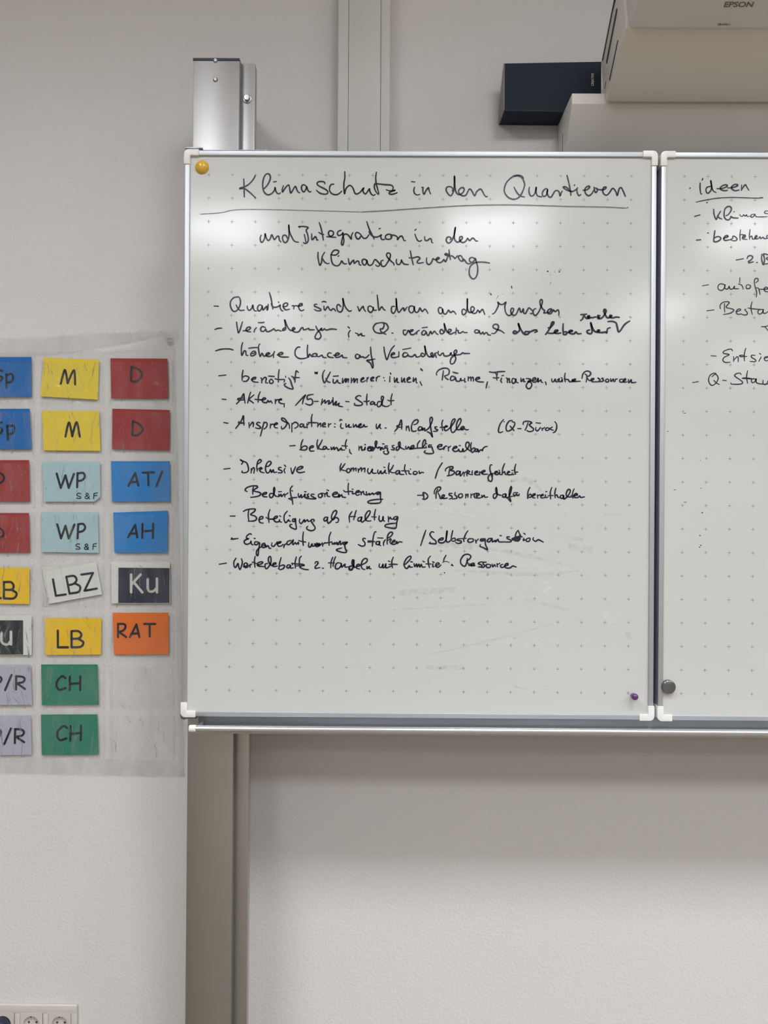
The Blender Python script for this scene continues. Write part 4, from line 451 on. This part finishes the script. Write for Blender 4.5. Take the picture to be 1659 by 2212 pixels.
LEFT_LABELS = ['title line Klimaschutz in den Quartieren', 'subtitle und Integration in den', 'subtitle Klimaschutzvertrag',
 'line Quartiere sind nah dran an den Menschen', None, 'line Veränderungen in Q. verändern auch das Leben der Menschen', 'line höhere Chancen auf Veränderungen',
 'line benötigt Kümmerer:innen, Räume, Finanzen, weitere Ressourcen', 'line Akteure, 15-min-Stadt',
 'line Ansprechpartner:innen u. Anlaufstellen (Q-Büros)', 'line bekannt, niedrigschwellig erreichbar',
 'line Inklusive Kommunikation / Barrierefreiheit', 'line Bedürfnissorientierung, arrow, Ressourcen dafür bereithalten',
 'line Beteiligung als Haltung', 'line Eigenverantwortung stärken / Selbstorganisation', 'line Wertedebatte z. Handeln mit limitierten Ressourcen', None]
for (n, d), lb in zip(LEFT, LEFT_LABELS):
    nm = {'specks': 'ink_specks', 'underline': 'title_underline'}.get(n, 'handwriting')
    if n == 'underline':
        o = strokes_mesh(nm, d, -.0003, M_ink_soft, left, taper=0.6, wmul=0.9); o['label'] = 'faded grey underline of the title'
    else:
        o = strokes_mesh(nm, d, -.0003, M_ink, left)
        if lb: o['label'] = 'handwritten ' + lb
        if n == 'specks': o['kind'] = 'stuff'
RIGHT_LABELS = ['underlined heading ideen', 'item Klima', 'item bestehende', 'sub-item 2. B', 'item autofre', 'item Bestan', 'item Entsie', 'item Q-Stan']
for i, (n, d) in enumerate(RIGHT):
    o = strokes_mesh('ink_specks' if n == 'specks' else 'handwriting', d, -.0003, M_ink, right)
    if n == 'specks': o['kind'] = 'stuff'
    elif i < len(RIGHT_LABELS): o['label'] = 'handwritten ' + RIGHT_LABELS[i]
for n, d in SMUDGE:
    o = strip_mesh('eraser_smudge', d, -.0002, M_smudge_dark if n == 'dark' else M_smudge_light, left, 1.8)
    o['kind'] = 'stuff'

# hanging brackets of the left board on the post
def slab(name, u0, u1, y0, y1, z0, z1, m, parent, bev=.0006): return box(name, u0, u1, y0, y1, z0, z1, m, parent, bev)
a = at(398, 322, 0); b = at(577, 322, 0); c = at(438, 322, 0)
hang = empty('hanging_bracket', (a.x, .02, ZB1), 'thin metal hanging plate on the top left corner of the left whiteboard', 'bracket')
slab('plate', a.x + .004, b.x, .0008, yF - .001, ZB1 + .0005, ZB1 + .0024, M_chrome, hang)
slab('raised_tab', a.x + .002, c.x, -.003, yF - .001, ZB1 + .0026, ZB1 + .0056, M_chrome, hang, .001)
prism('hook', [(a.x - .003, ZB1 - .010), (a.x + .0015, ZB1 - .012), (a.x + .0015, ZB1 + .0045), (a.x - .001, ZB1 + .0045), (a.x - .003, ZB1 + .001)],
      .006, .022, M_alu_dark, hang, 'Y', .0006)
a = at(386, 1548, 0)
hk = empty('hanging_bracket', (a.x, .02, ZB0), 'small dark metal hook under the bottom left corner of the left whiteboard', 'bracket')
lathe('hook', [(0, .004), (.0060, .004), (.0080, .002), (.0080, -.012), (0, -.012)], (a.x + .0082, .012, ZB0 - .0012), M_alu_dark, hk, 24)
box('plate', a.x + .006, a.x + .036, .006, .020, ZB0 - .0062, ZB0 - .0035, M_alu_dark, hk, .0006)
# hinge strip closing the gap between the boards
hs = box('hinge_strip', .9500, .9655, .0225, .0275, ZB0 + .003, ZB1 - .006, M_navy)
tag(hs, 'narrow dark blue strip visible in the gap between the two whiteboards', 'strip')

# ------------------------------------------------------------------ pen tray
zf = at(1000, 1564, .030).z
tx0 = at(408.5, 1575, -.05).x
tray = empty('pen_tray', (tx0, 0, zf), 'long aluminium pen tray running under both whiteboards', 'tray')
tbx = at(428, 1555, .022).x
box('tray_back', tbx, 2.02, .0225, .0300, zf - .002, ZB0 + .012, M_alu_dark, tray, .0004)
prof = [(.030, zf), (-.040, zf - .001), (-.044, zf + .006)]
cy_, cz_, rr = -.0495, zf + .0085, .0062
arc = [(cy_ + rr * math.cos(t), cz_ + rr * math.sin(t)) for t in [math.radians(20 + 25 * k) for k in range(11)]]
poly = [(.030, zf), (-.038, zf)] + arc + [(-.046, zf - .0025), (.030, zf - .0025)]
prism('tray_channel', poly, tx0 + .012, 2.02, M_tray, tray)
cap = [(cy_ + (rr + .0011) * math.cos(t), cz_ + (rr + .0011) * math.sin(t)) for t in [2 * math.pi * k / 24 for k in range(24)]]
prism('end_cap', cap, tx0, tx0 + .0145, M_white_pl, tray, 'X', .0018, 3)
box('end_plate', tx0 + .012, tx0 + .0135, -.040, .028, zf - .0022, zf + .007, M_alu, tray)
box('support_arm', .02, .06, .031, yF - .001, zf - .002, zf + .010, M_alu_dark, tray)
screw_c = at(1404, 1567, -.01)
lathe('tray_screw', [(0, .0022), (.003, .0018), (.0042, .0006), (.0045, 0)], (screw_c.x, -.005, zf + .0002), M_chrome, tray, 16, axis=(0, 0, 1))

# ------------------------------------------------------------------ magnets
c = at(434.5, 357.5, -.008)
tag(lathe('magnet', [(0, .0098), (.0035, .0095), (.0075, .0082), (.0115, .0055), (.0140, .0025), (.0148, 0.0004)], (c.x, -.0004, c.z), M_yellow, None, 40),
    'yellow domed magnet in the top left corner of the left whiteboard', 'magnet')
c = at(1445.5, 1484.5, -.010)
tag(lathe('magnet', [(0, .0105), (.0125, .0105), (.0138, .0098), (.0146, .0080), (.0146, 0.0004)], (c.x, -.0004, c.z), M_steel, None, 48),
    'round silver metal magnet in the bottom left corner of the right whiteboard', 'magnet')
c = at(1373.5, 1507, -.018)
tag(lathe('magnet', [(0, .0235), (.0030, .0232), (.0060, .0215), (.0072, .0190), (.0066, .0150), (.0044, .0095), (.0040, .0060), (.0056, .0025), (.0058, 0.0004)],
          (c.x, -.0004, c.z), M_purple, None, 32, axis=(-.12, -1, .10)),
    'small purple pin-shaped magnet near the bottom right corner of the left whiteboard', 'magnet')

# ------------------------------------------------------------------ pocket chart
YS = WALLY - .004      # sheet
YC = YS - .0030        # cards (front face near y = .271)
YP = YC - .0016        # pocket foil
def quad_sheet(name, P, m, parent, y, wav=.0006, nx=14, ny=14, seed=0):
    """slightly wavy foil between four photographed corners: TL TR BR BL"""
    tl, tr, br, bl = [at(u, v, y) for u, v in P]
    V = []; Fc = []
    for j in range(ny + 1):
        for i in range(nx + 1):
            s, t = i / nx, j / ny
            p = tl.lerp(tr, s).lerp(bl.lerp(br, s), t)
            e = min(s, 1 - s, t, 1 - t)
            p = Vector((p.x, p.y + wav * math.sin(9 * s + 4 * t + seed) * math.cos(7 * t - 5 * s + seed * 2) * min(1, 6 * e), p.z)); V.append(p)
    for j in range(ny):
        for i in range(nx):
            k = j * (nx + 1) + i; Fc.append((k, k + 1, k + nx + 2, k + nx + 1))
    return mesh_obj(name, V, Fc, m, parent, True)
org = at(160, 1676, YS)
chart = empty('pocket_chart', org, 'clear plastic pocket chart of coloured lettered cards, pinned to the wall', 'pocket chart')
# back sheet with the photographed outline
prof_r = [(374, 752), (378, 800), (381, 900), (385, 1100), (390, 1300), (394, 1500), (398.5, 1600), (398.5, 1677)]
V = []; Fc = []; NX = 24
for k, (u, v) in enumerate(prof_r):
    tl = 760 if k == 0 else None
    for i in range(NX + 1):
        s = i / NX; uu = -70 + (u + 70) * s; vv = v + (12 * (1 - s) if k == 0 else 0) - (9 * (1 - s) if k == len(prof_r) - 1 else 0)
        p = at(uu, vv, YS); p.y += .0007 * math.sin(s * 13 + k) * (0.3 if i in (0, NX) else 1); V.append(p)
for k in range(len(prof_r) - 1):
    for i in range(NX):
        a = k * (NX + 1) + i; Fc.append((a, a + 1, a + NX + 2, a + NX + 1))
mesh_obj('back_sheet', V, Fc, M_foil, chart, True)
quad_sheet('bottom_hem', [(-70, 1636), (396, 1640), (398.5, 1677), (-70, 1668)], M_foil, chart, YS - .0008, .0004, seed=3)
# folded over top hem, pulled up to the pin
def foil_poly(name, pts, m, y, z_off=0.0):
    P = [at(u, v, y) for u, v in pts]; n = len(P)
    c = sum(P, Vector()) / n
    V = P + [c + Vector((0, -.0022, 0))]
    return mesh_obj(name, V, [(i, (i + 1) % n, n) for i in range(n)], m, chart, True)
foil_poly('top_hem', [(-70, 736), (0, 731), (90, 724), (200, 717), (330, 711), (362, 716), (340, 725), (240, 744), (150, 760), (60, 768), (-70, 772)], M_fold, YS - .0022)
foil_poly('corner_flap', [(352, 711), (372, 708.5), (385.5, 709), (386.5, 727), (380, 740), (374, 753), (340, 752), (270, 758), (215, 763), (270, 746), (330, 731)], M_foil, YS - .003)
quad_sheet('side_hem', [(371, 752), (379, 752), (397, 1677), (385, 1677)], M_foil, chart, YS - .0010, .0005, 4, 30, 2)
# welded pockets
rows_t = [782, 889, 1000, 1112, 1221, 1330, 1440, 1546]
cols_l = [(-68, 74), (88, 224), (236, 374)]
for r_, vt in enumerate(rows_t):
    for c_, (ua, ub) in enumerate(cols_l):
        s = r_ * .4
        quad_sheet('pocket', [(ua + s * .3, vt), (ub - 4 + s, vt + 1), (ub - 4 + s, vt + 91), (ua + s * .3, vt + 91)], M_pocket, chart, YP - .0004 * c_, .0006, 10, 8, r_ * 3 + c_)
        for g in ((ua, ua + 3), (ub - 4, ub - 1)):
            quad_sheet('weld_seam', [(g[0] + s, vt - 4), (g[1] + s, vt - 4), (g[1] + s, vt + 95), (g[0] + s, vt + 95)], M_fold, chart, YS - .0006, 0, 1, 2)
# pin
c = at(364, 731, YS - .004)
pin = empty('push_pin', (c.x, YS - .0052, c.z), 'clear push pin holding the top right corner of the pocket chart', 'push pin')
lathe('pin_head', [(.0095, .0), (.0095, .0012), (.0060, .0022), (.0042, .0050), (.0048, .0078), (.0044, .0088), (0, .0090)], (c.x, YS - .0054, c.z), plastic('clear_pin', .25, bump=0.0), pin, 32)
lathe('pin_core', [(.0012, .0005), (.0012, .0093), (0, .0095)], (c.x, YS - .0054, c.z), M_chrome, pin, 12)

INKS = dict(CARD_INK)
def card(key, P, col, text, group, cut=False, ink=None, back=None, block=None):
    p = [at(u, v, YC) for u, v in P]
    base = (p[2] + p[3]) / 2
    m = mat('card_' + key.lower(), col, 0.75, var=0.05, vscale=25)
    root = empty('letter_card', base, text, 'card', group)
    if cut:
        q = list(p); d1 = p[2].lerp(p[1], .12); d2 = p[2].lerp(p[3], .10); q = [p[0], p[1], d1, d2, p[3]]
    else: q = p
    n = len(q); V = [v + Vector((0, -.0005, 0)) for v in q] + [v + Vector((0, .0003, 0)) for v in q]
    Fc = [tuple(range(n)), tuple(range(2 * n - 1, n - 1, -1))] + [(i, i + n, (i + 1) % n + n, (i + 1) % n) for i in range(n)]
    mesh_obj('paper', V, Fc, m, root)
    if back:
        b = [at(u, v, YC + .0012) for u, v in back]
        V = [v for v in b] + [v + Vector((0, .0004, 0)) for v in b]
        o = mesh_obj('backing_paper', V, [(0, 1, 2, 3), (7, 6, 5, 4), (0, 4, 5, 1), (1, 5, 6, 2), (2, 6, 7, 3), (3, 7, 4, 0)], M_paper_white, root); o['label'] = 'off-white paper behind the card'
    if block:
        bl, bc = block; b = [at(u, v, YC - .0006) for u, v in bl]
        o = mesh_obj('printed_block', b, [(0, 1, 2, 3)], mat('block_' + key.lower(), bc, .6), root); o['label'] = 'dark printed block'
    strokes_mesh('letters', INKS[key], YC - .0009, ink or M_card_ink, root, taper=1.0, rnd=False)
    return root
RED, BLUE, LBLUE = (.31, .032, .030), (.010, .13, .40), (.022, .21, .54)
YEL, YEL2, PALE = (.74, .56, .04), (.80, .50, .012), (.38, .54, .57)
GRN, LAV, ORG, WHT = (.022, .20, .125), (.42, .42, .50), (.74, .16, .018), (.66, .67, .62)
A = -58
card('SP1', [(A, 772), (67.8, 771), (68.4, 857), (A, 858)], BLUE, 'dark blue card reading Sp, topmost in the left column of the pocket chart', 'cards in the pocket chart')
card('SP2', [(A, 883), (63.8, 883), (68.9, 970.5), (A, 971)], BLUE, 'dark blue card reading Sp, second from the top in the left column', 'cards in the pocket chart')
card('O1', [(A, 994), (62.5, 993.8), (65, 1083.7), (A, 1083)], RED, 'red card at the left photo edge, directly below the lower blue Sp card', 'cards in the pocket chart')
card('O2', [(A, 1108), (62.5, 1108.2), (65, 1193.8), (A, 1193)], RED, 'red card at the left photo edge, directly above a yellow LB card', 'cards in the pocket chart')
card('LBL', [(A, 1226), (64, 1226), (63.3, 1304.7), (A, 1303)], YEL2, 'golden yellow card reading LB, half cut off by the left edge of the photo', 'cards in the pocket chart')
card('KUL', [(A, 1330), (68.4, 1329.7), (68.4, 1414.8), (A, 1414)], WHT, 'off-white card with a black block reading Ku, cut off by the left edge', 'cards in the pocket chart', ink=M_light_ink,
     block=([(A + 8, 1340), (49.9, 1340), (50.2, 1414), (A + 8, 1414)], (.018, .022, .026)))
card('PR1', [(A, 1436), (65.8, 1435.4), (69.6, 1522.8), (A, 1523)], LAV, 'upper of the two lavender grey cards reading P/R', 'cards in the pocket chart')
card('PR2', [(A, 1546), (66.3, 1545.3), (68.9, 1630.4), (A, 1632)], LAV, 'lower of the two lavender grey cards reading P/R', 'cards in the pocket chart')
card('M1', [(95, 772.3), (214, 777.3), (211.4, 863.4), (87.3, 856.3)], YEL, 'slightly tilted yellow card reading M, topmost in the middle column', 'cards in the pocket chart')
card('M2', [(90.6, 887), (214, 887.5), (217, 974), (94.2, 973)], YEL, 'straight yellow card reading M, second in the middle column', 'cards in the pocket chart')
card('WP1', [(90.4, 997.6), (216, 996.3), (217, 1083.7), (95.7, 1083.7)], PALE, 'pale blue card reading WP S & F with its bottom right corner cut off', 'cards in the pocket chart', cut=True)
card('WP2', [(89, 1105.2), (211.4, 1106.5), (213.4, 1194.3), (90.4, 1192.5)], PALE, 'pale blue card reading WP S & F with all corners whole', 'cards in the pocket chart')
card('LBZ', [(100, 1234), (207.6, 1214), (220.8, 1283.7), (105, 1304.7)], WHT, 'tilted off-white card reading LBZ', 'cards in the pocket chart',
     back=[(90, 1224), (208, 1222), (211, 1262), (105, 1304)])
card('LB', [(97.5, 1334.8), (219, 1334.8), (218.2, 1414), (98.2, 1414.8)], YEL2, 'golden yellow card reading LB in the middle column, fully visible', 'cards in the pocket chart')
card('CH1', [(89, 1435.4), (210.6, 1435.4), (213.4, 1522), (90.6, 1522.8)], GRN, 'upper of the two green cards reading CH', 'cards in the pocket chart')
card('CH2', [(88.6, 1543.8), (210, 1543), (213.2, 1629.9), (90.4, 1630.9)], GRN, 'lower of the two green cards reading CH', 'cards in the pocket chart')
card('D1', [(238.7, 774), (361.5, 774.8), (363.3, 860.4), (240.5, 860.4)], RED, 'red card reading D, topmost in the right column of the pocket chart', 'cards in the pocket chart')
card('D2', [(243, 882.9), (366.3, 885.7), (365.8, 972.8), (242.3, 970.3)], RED, 'red card reading D, second in the right column of the pocket chart', 'cards in the pocket chart')
card('AT', [(240, 996.3), (366.3, 996.3), (367.8, 1083.2), (242.5, 1083.7)], LBLUE, 'bright blue card reading AT/', 'cards in the pocket chart')
card('AH', [(244.8, 1107.2), (362.5, 1103.2), (362, 1193.8), (247.3, 1193.8)], LBLUE, 'bright blue card reading AH', 'cards in the pocket chart')
card('KU', [(240.5, 1213.3), (367, 1214), (367.8, 1303.4), (241, 1303.4)], WHT, 'off-white card with a dark navy block reading Ku in the right column', 'cards in the pocket chart', ink=M_light_ink,
     block=([(255.7, 1226.2), (366.3, 1227), (366.3, 1302.7), (255.2, 1302.7)], (.016, .022, .045)))
card('RAT', [(243.5, 1323.7), (363.8, 1323.4), (364.6, 1413.5), (246, 1413.5)], ORG, 'orange card reading RAT', 'cards in the pocket chart')

# ------------------------------------------------------------------ wall bracket, arm cover, projector, loudspeaker
HB = CAM.z + .962                                     # top of the wall bracket
yb = CAM.y + 1.7676                                   # its front face
xb = at(1235.5, 212, yb).x
zb_ = at(1400, 225, yb).z; HB = at(1400, 202, yb).z
q = at(1222, 325, CAM.y + 1.826)
slope = (zb_ - q.z) / (q.y - yb)
brk = empty('projector_wall_bracket', (xb, WALLY, HB), 'wide off-white wall bracket with a sloping underside, just above the whiteboards', 'wall bracket')
prism('housing', [(yb, HB), (yb, zb_), (WALLY - .001, zb_ - slope * (WALLY - .001 - yb)), (WALLY - .001, HB)], xb, 1.62, M_mount, brk, 'X', .0012, 3)
c = at(1213, 308, CAM.y + 1.86)
box('side_slot', xb - .0004, xb + .004, c.y - .0012, c.y + .0012, c.z - .026, c.z + .020, M_slot, brk)

xa = .12 + .387                                        # left side of the arm cover, shared with the camera solve below
def side_pt(u, v, x):
    """point of the plane x = const seen at a pixel"""
    d = RC @ Vector(((u - 829.5) / F, 1, -(v - 1106) / F)); t = (x - CAM.x) / d.x
    p = CAM + d * t; return (p.y, p.z)
bl_ = at(1310, 220, CAM.y + 1.752); XA = bl_.x
poly_px = [(1310, 220), (1320, 181), (1333, 130), (1346, 80), (1351, 60), (1352, 38), (1348, 5)]
poly = [side_pt(u, v, XA) for u, v in poly_px]
top_b = side_pt(1329, 2, XA); low_b = side_pt(1298, 133, XA); rear = side_pt(1303.5, 201, XA)
d = (poly[-1][0] - poly[-2][0], poly[-1][1] - poly[-2][1])
poly += [(poly[-1][0] + .012, poly[-1][1] + .075), (top_b[0] + (top_b[0] - low_b[0]) * .45, top_b[1] + (top_b[1] - low_b[1]) * .45 + .02), top_b, low_b, rear]
arm = empty('projector_mount', (XA, rear[0], HB), 'sloping grey-beige arm cover with slots in its side, above the wall bracket', 'projector arm')
XE = 1.56
bm = bmesh.new(); bm_prism(bm, poly, XA, XE, 'X', .0025, 3); from_bm('arm_cover', bm, M_mount, arm)
# slots cut into the side, shown as recessed dark strips with rounded ends
def slot(pts):
    P = [side_pt(u, v, XA) for u, v in pts]; c0 = Vector(P[0]); c1 = Vector(P[1]); wd = pts[2]
    d = (c1 - c0).normalized(); n = Vector((-d.y, d.x)) * wd
    ring = []
    for ctr, sg in ((c0, -1), (c1, 1)):
        for k in range(7):
            t = math.pi * k / 6 - math.pi / 2; ring.append(ctr + (d * sg * math.cos(t)) * wd + (n * math.sin(t) * sg))
    bm = bmesh.new(); bm_prism(bm, [(r.x, r.y) for r in ring], XA - .0007, XA + .003, 'X')
    return from_bm('side_slot', bm, M_slot, arm)
def slot_px(u0, v0, u1, v1, wd):
    P = [side_pt(u, v, XA) for u, v in ((u0, v0), (u1, v1))]; c0 = Vector(P[0]); c1 = Vector(P[1])
    d = (c1 - c0).normalized(); n = Vector((-d.y, d.x)); ring = []
    for ctr, sg in ((c0, -1), (c1, 1)):
        for k in range(7):
            t = math.pi * k / 6 - math.pi / 2; ring.append(ctr + d * (sg * math.cos(t) * wd) + n * (sg * math.sin(t) * wd))
    bm = bmesh.new(); bm_prism(bm, [(r.x, r.y) for r in ring], XA - .0007, XA + .003, 'X')
    return from_bm('side_slot', bm, M_slot, arm)
slot_px(1328, -2, 1302.5, 127, .0050); slot_px(1332, 25, 1311.5, 131, .0062); slot_px(1334.5, 90, 1317.5, 171, .0034); slot_px(1309, 178, 1307, 190, .0014)

# projector hanging in front of the arm
yp = min(p[0] for p in poly) - .004
pb = at(1362, 66, yp)
XPL, XPR = at(1357, 40, yp).x, at(1357, 40, yp).x + .44
bm = bmesh.new()
zz = pb.z
py = [(yp, zz), (yp - .085, zz + .050), (yp - .30, zz + .070), (yp - .315, zz + .10), (yp - .30, zz + .155), (yp - .02, zz + .150), (yp, zz + .12)]
proj = empty('projector', (XPL, yp, zz), 'light grey projector at the top right edge of the photo, seen from below', 'projector')
bm_prism(bm, py, XPL, XPR, 'X')
fs = [f for f in bm.faces]; bmesh.ops.recalc_face_normals(bm, faces=fs)
bmesh.ops.bevel(bm, geom=[e for e in bm.edges], offset=.009, segments=4, affect='EDGES', profile=.5)
from_bm('shell', bm, M_proj, proj)
sl = Vector((0, -.085, .050)).normalized()             # direction up the sloping rear face
for k in range(3):
    c0 = Vector((XPL - .0006, yp - .040 - .010 * k, zz + .052 + .016 * k))
    box('vent_slot', XPL - .0006, XPL + .003, c0.y - .012, c0.y + .012, c0.z - .0016, c0.z + .0016, M_slot, proj)

def text_mesh(s, name, m, parent, org, xdir, ydir, height, bold=0.0, squash=1.0, shear=0.0):
    cu = bpy.data.curves.new('t', 'FONT'); cu.body = s; cu.size = 1.0; cu.offset = bold; cu.shear = shear; cu.resolution_u = 3
    o = bpy.data.objects.new('t', cu); COL.objects.link(o)
    dg = bpy.context.evaluated_depsgraph_get(); me = bpy.data.meshes.new_from_object(o.evaluated_get(dg))
    COL.objects.unlink(o); bpy.data.objects.remove(o)
    k = height / 0.70
    xdir = Vector(xdir).normalized(); ydir = Vector(ydir).normalized(); base = wloc(parent)
    for v in me.vertices: v.co = Vector(org) + xdir * (v.co.x * k * squash) + ydir * (v.co.y * k) - base
    me.materials.clear(); me.materials.append(m); me.name = name
    t = bpy.data.objects.new(name, me); COL.objects.link(t); t.parent = parent; return t
# lettering on the sloping rear face
def on_slope(u, v, lift=.0006):
    d = RC @ Vector(((u - 829.5) / F, 1, -(v - 1106) / F)); nrm = Vector((0, -sl.z, sl.y)).normalized()
    if nrm.z > 0: nrm = -nrm
    p0 = Vector((0, yp, zz)) + nrm * lift
    return CAM + d * ((p0 - CAM).dot(nrm) / d.dot(nrm))
p = on_slope(1562, 15); p2 = on_slope(1562, 4.5); p3 = on_slope(1632, 16)
text_mesh('EPSON', 'logo_print', M_grey_print, proj, p, (1, 0, 0), sl, (p2 - p).length * .98, bold=.03, squash=(p3 - p).length / ((p2 - p).length * .98 / .70 * 3.36))
p = on_slope(1550, 55); p2 = on_slope(1550, 50.5)
text_mesh('EB-696Ui', 'model_print', M_grey_print, proj, p, (1, 0, 0), sl, (p2 - p).length * .95, bold=.02, squash=1.15)

# loudspeaker lying on the bracket
ysf = CAM.y + 1.847                                    # front of the grille
sL = at(1087, 200, ysf).x; sR = at(1298, 160, ysf).x
zs0 = HB + .0012
ztp = at(1190, 137, ysf).z
spk = empty('loudspeaker', (sL, ysf + .06, zs0), 'dark loudspeaker lying on its side on the wall bracket, left of the projector mount', 'loudspeaker')
hgt = ztp - zs0
yr = WALLY - .002
prof = [(ysf, zs0), (ysf, zs0 + hgt)] + [(CAM.y + dd, zs0 + hh_) for dd, hh_ in ((1.853, .1117), (1.863, .103), (1.873, .091), (1.886, .073), (1.900, .056), (1.911, .036))] + [(yr, zs0 + .018), (yr, zs0)]
prism('cabinet', prof, sL + .0012, sR - .001, M_spk, spk, 'X', .0008)
prism('end_panel', prof, sL - .0012, sL + .0012, M_spk_side, spk, 'X', .0003)
prism('end_panel', prof, sR - .001, sR + .0012, M_spk, spk, 'X', .0005)
box('grille_frame_edge', sL, sR, ysf - .0014, ysf + .0012, zs0 - .0002, zs0 + .0016, M_slot, spk, .0004)
# rounded grille end at the right
p = at(1282.5, 182, ysf - .003); p2 = at(1282.5, 149.5, ysf - .003)
text_mesh('CREATIVE', 'badge', M_silver_print, spk, (p.x, ysf - .0032, p.z), (0, 0, 1), (-1, 0, 0), .0060, bold=.012, squash=(p2 - p).length / (.0060 / .70 * 5.25))

spk.rotation_euler.z = .035
for ch in spk.children:                                # the cabinet grows slightly taller towards its base end
    if ch.name.startswith(('cabinet', 'end_panel')):
        for v in ch.data.vertices: v.co.z *= 1 + .085 * max(0, min(1, v.co.x / (sR - sL)))

# ------------------------------------------------------------------ socket strip low on the wall
zc = at(100, 2211, WALLY - .006).z
xs = [at(u, 2211, WALLY - .006).x for u in (130.0, 68.7, 7.4, -53.9)]
fr_r = at(167.2, 2200, WALLY - .006).x; fr_t = at(80, 2169.2, WALLY - .006).z
hh = fr_t - zc
st = empty('socket_strip', (xs[1], WALLY, zc - hh), 'white four-gang power socket strip low on the wall in the bottom left corner', 'power socket')
fl = xs[3] - (fr_r - xs[0])
# frame: outer rounded ring built from four bevelled bars plus bridges
bm = bmesh.new()
mar = hh - .0255
bm_box(bm, fl, fr_r, WALLY - .009, WALLY - .0003, zc + hh - mar, zc + hh, .003, 3)
bm_box(bm, fl, fr_r, WALLY - .009, WALLY - .0003, zc - hh, zc - hh + mar, .003, 3)
gaps = [fl] + [None] * 0
for i in range(3):
    xm = (xs[i] + xs[i + 1]) / 2; bm_box(bm, xm - .0065, xm + .0065, WALLY - .0085, WALLY - .0003, zc - hh + mar - .002, zc + hh - mar + .002, .001)
bm_box(bm, xs[0] + .0285, fr_r - .0002, WALLY - .0088, WALLY - .0003, zc - hh + mar - .004, zc + hh - mar + .004, .0008); bm_box(bm, fl + .0002, xs[3] - .0285, WALLY - .0088, WALLY - .0003, zc - hh + mar - .004, zc + hh - mar + .004, .0008)
from_bm('frame', bm, M_socket, st)
for i, x in enumerate(xs):
    # insert plate with a round well
    n = 40; R_ = .0198; s_ = .0278
    V = []; Fc = []
    for k in range(n):
        t = 2 * math.pi * k / n; cx_, sz_ = math.cos(t), math.sin(t); sc_ = s_ / max(abs(cx_), abs(sz_))
        V += [(x + cx_ * sc_, WALLY - .0095, zc + sz_ * min(sc_, s_ / max(abs(cx_), abs(sz_)))), (x + cx_ * R_, WALLY - .0095, zc + sz_ * R_), (x + cx_ * (R_ - .0008), WALLY - .0008, zc + sz_ * (R_ - .0008)), (x + cx_ * sc_, WALLY - .003, zc + sz_ * sc_)]
    for k in range(n):
        a, b = 4 * k, 4 * ((k + 1) % n)
        Fc += [(a, b, b + 1, a + 1), (a + 1, b + 1, b + 2, a + 2), (a + 3, b + 3, b, a)]
    Fc.append(tuple(4 * k + 2 for k in range(n)))
    ins = mesh_obj('socket_insert', V, Fc, M_socket, st)
    if i < 2:
        for dx in (-.0022, .0060):
            lathe('child_guard_hole', [(.0020, 0), (.0020, .0006), (0, .0006)], (x + dx - .002, WALLY - .0010, zc + .0135), M_hole, ins, 14)
        for dx in (-.0095, .0095): lathe('contact_hole', [(.0026, 0), (.0026, .0006), (0, .0006)], (x + dx, WALLY - .0010, zc), M_hole, ins, 14)
pl = lathe('plug', [(.0188, .0012), (.0188, .012), (.0200, .013), (.0215, .020), (.0195, .030), (.012, .034), (.006, .040), (0, .041)], (xs[2], WALLY, zc), M_plug, None, 36)
tag(pl, 'dark blue round plug in the third socket from the right of the wall strip', 'plug')
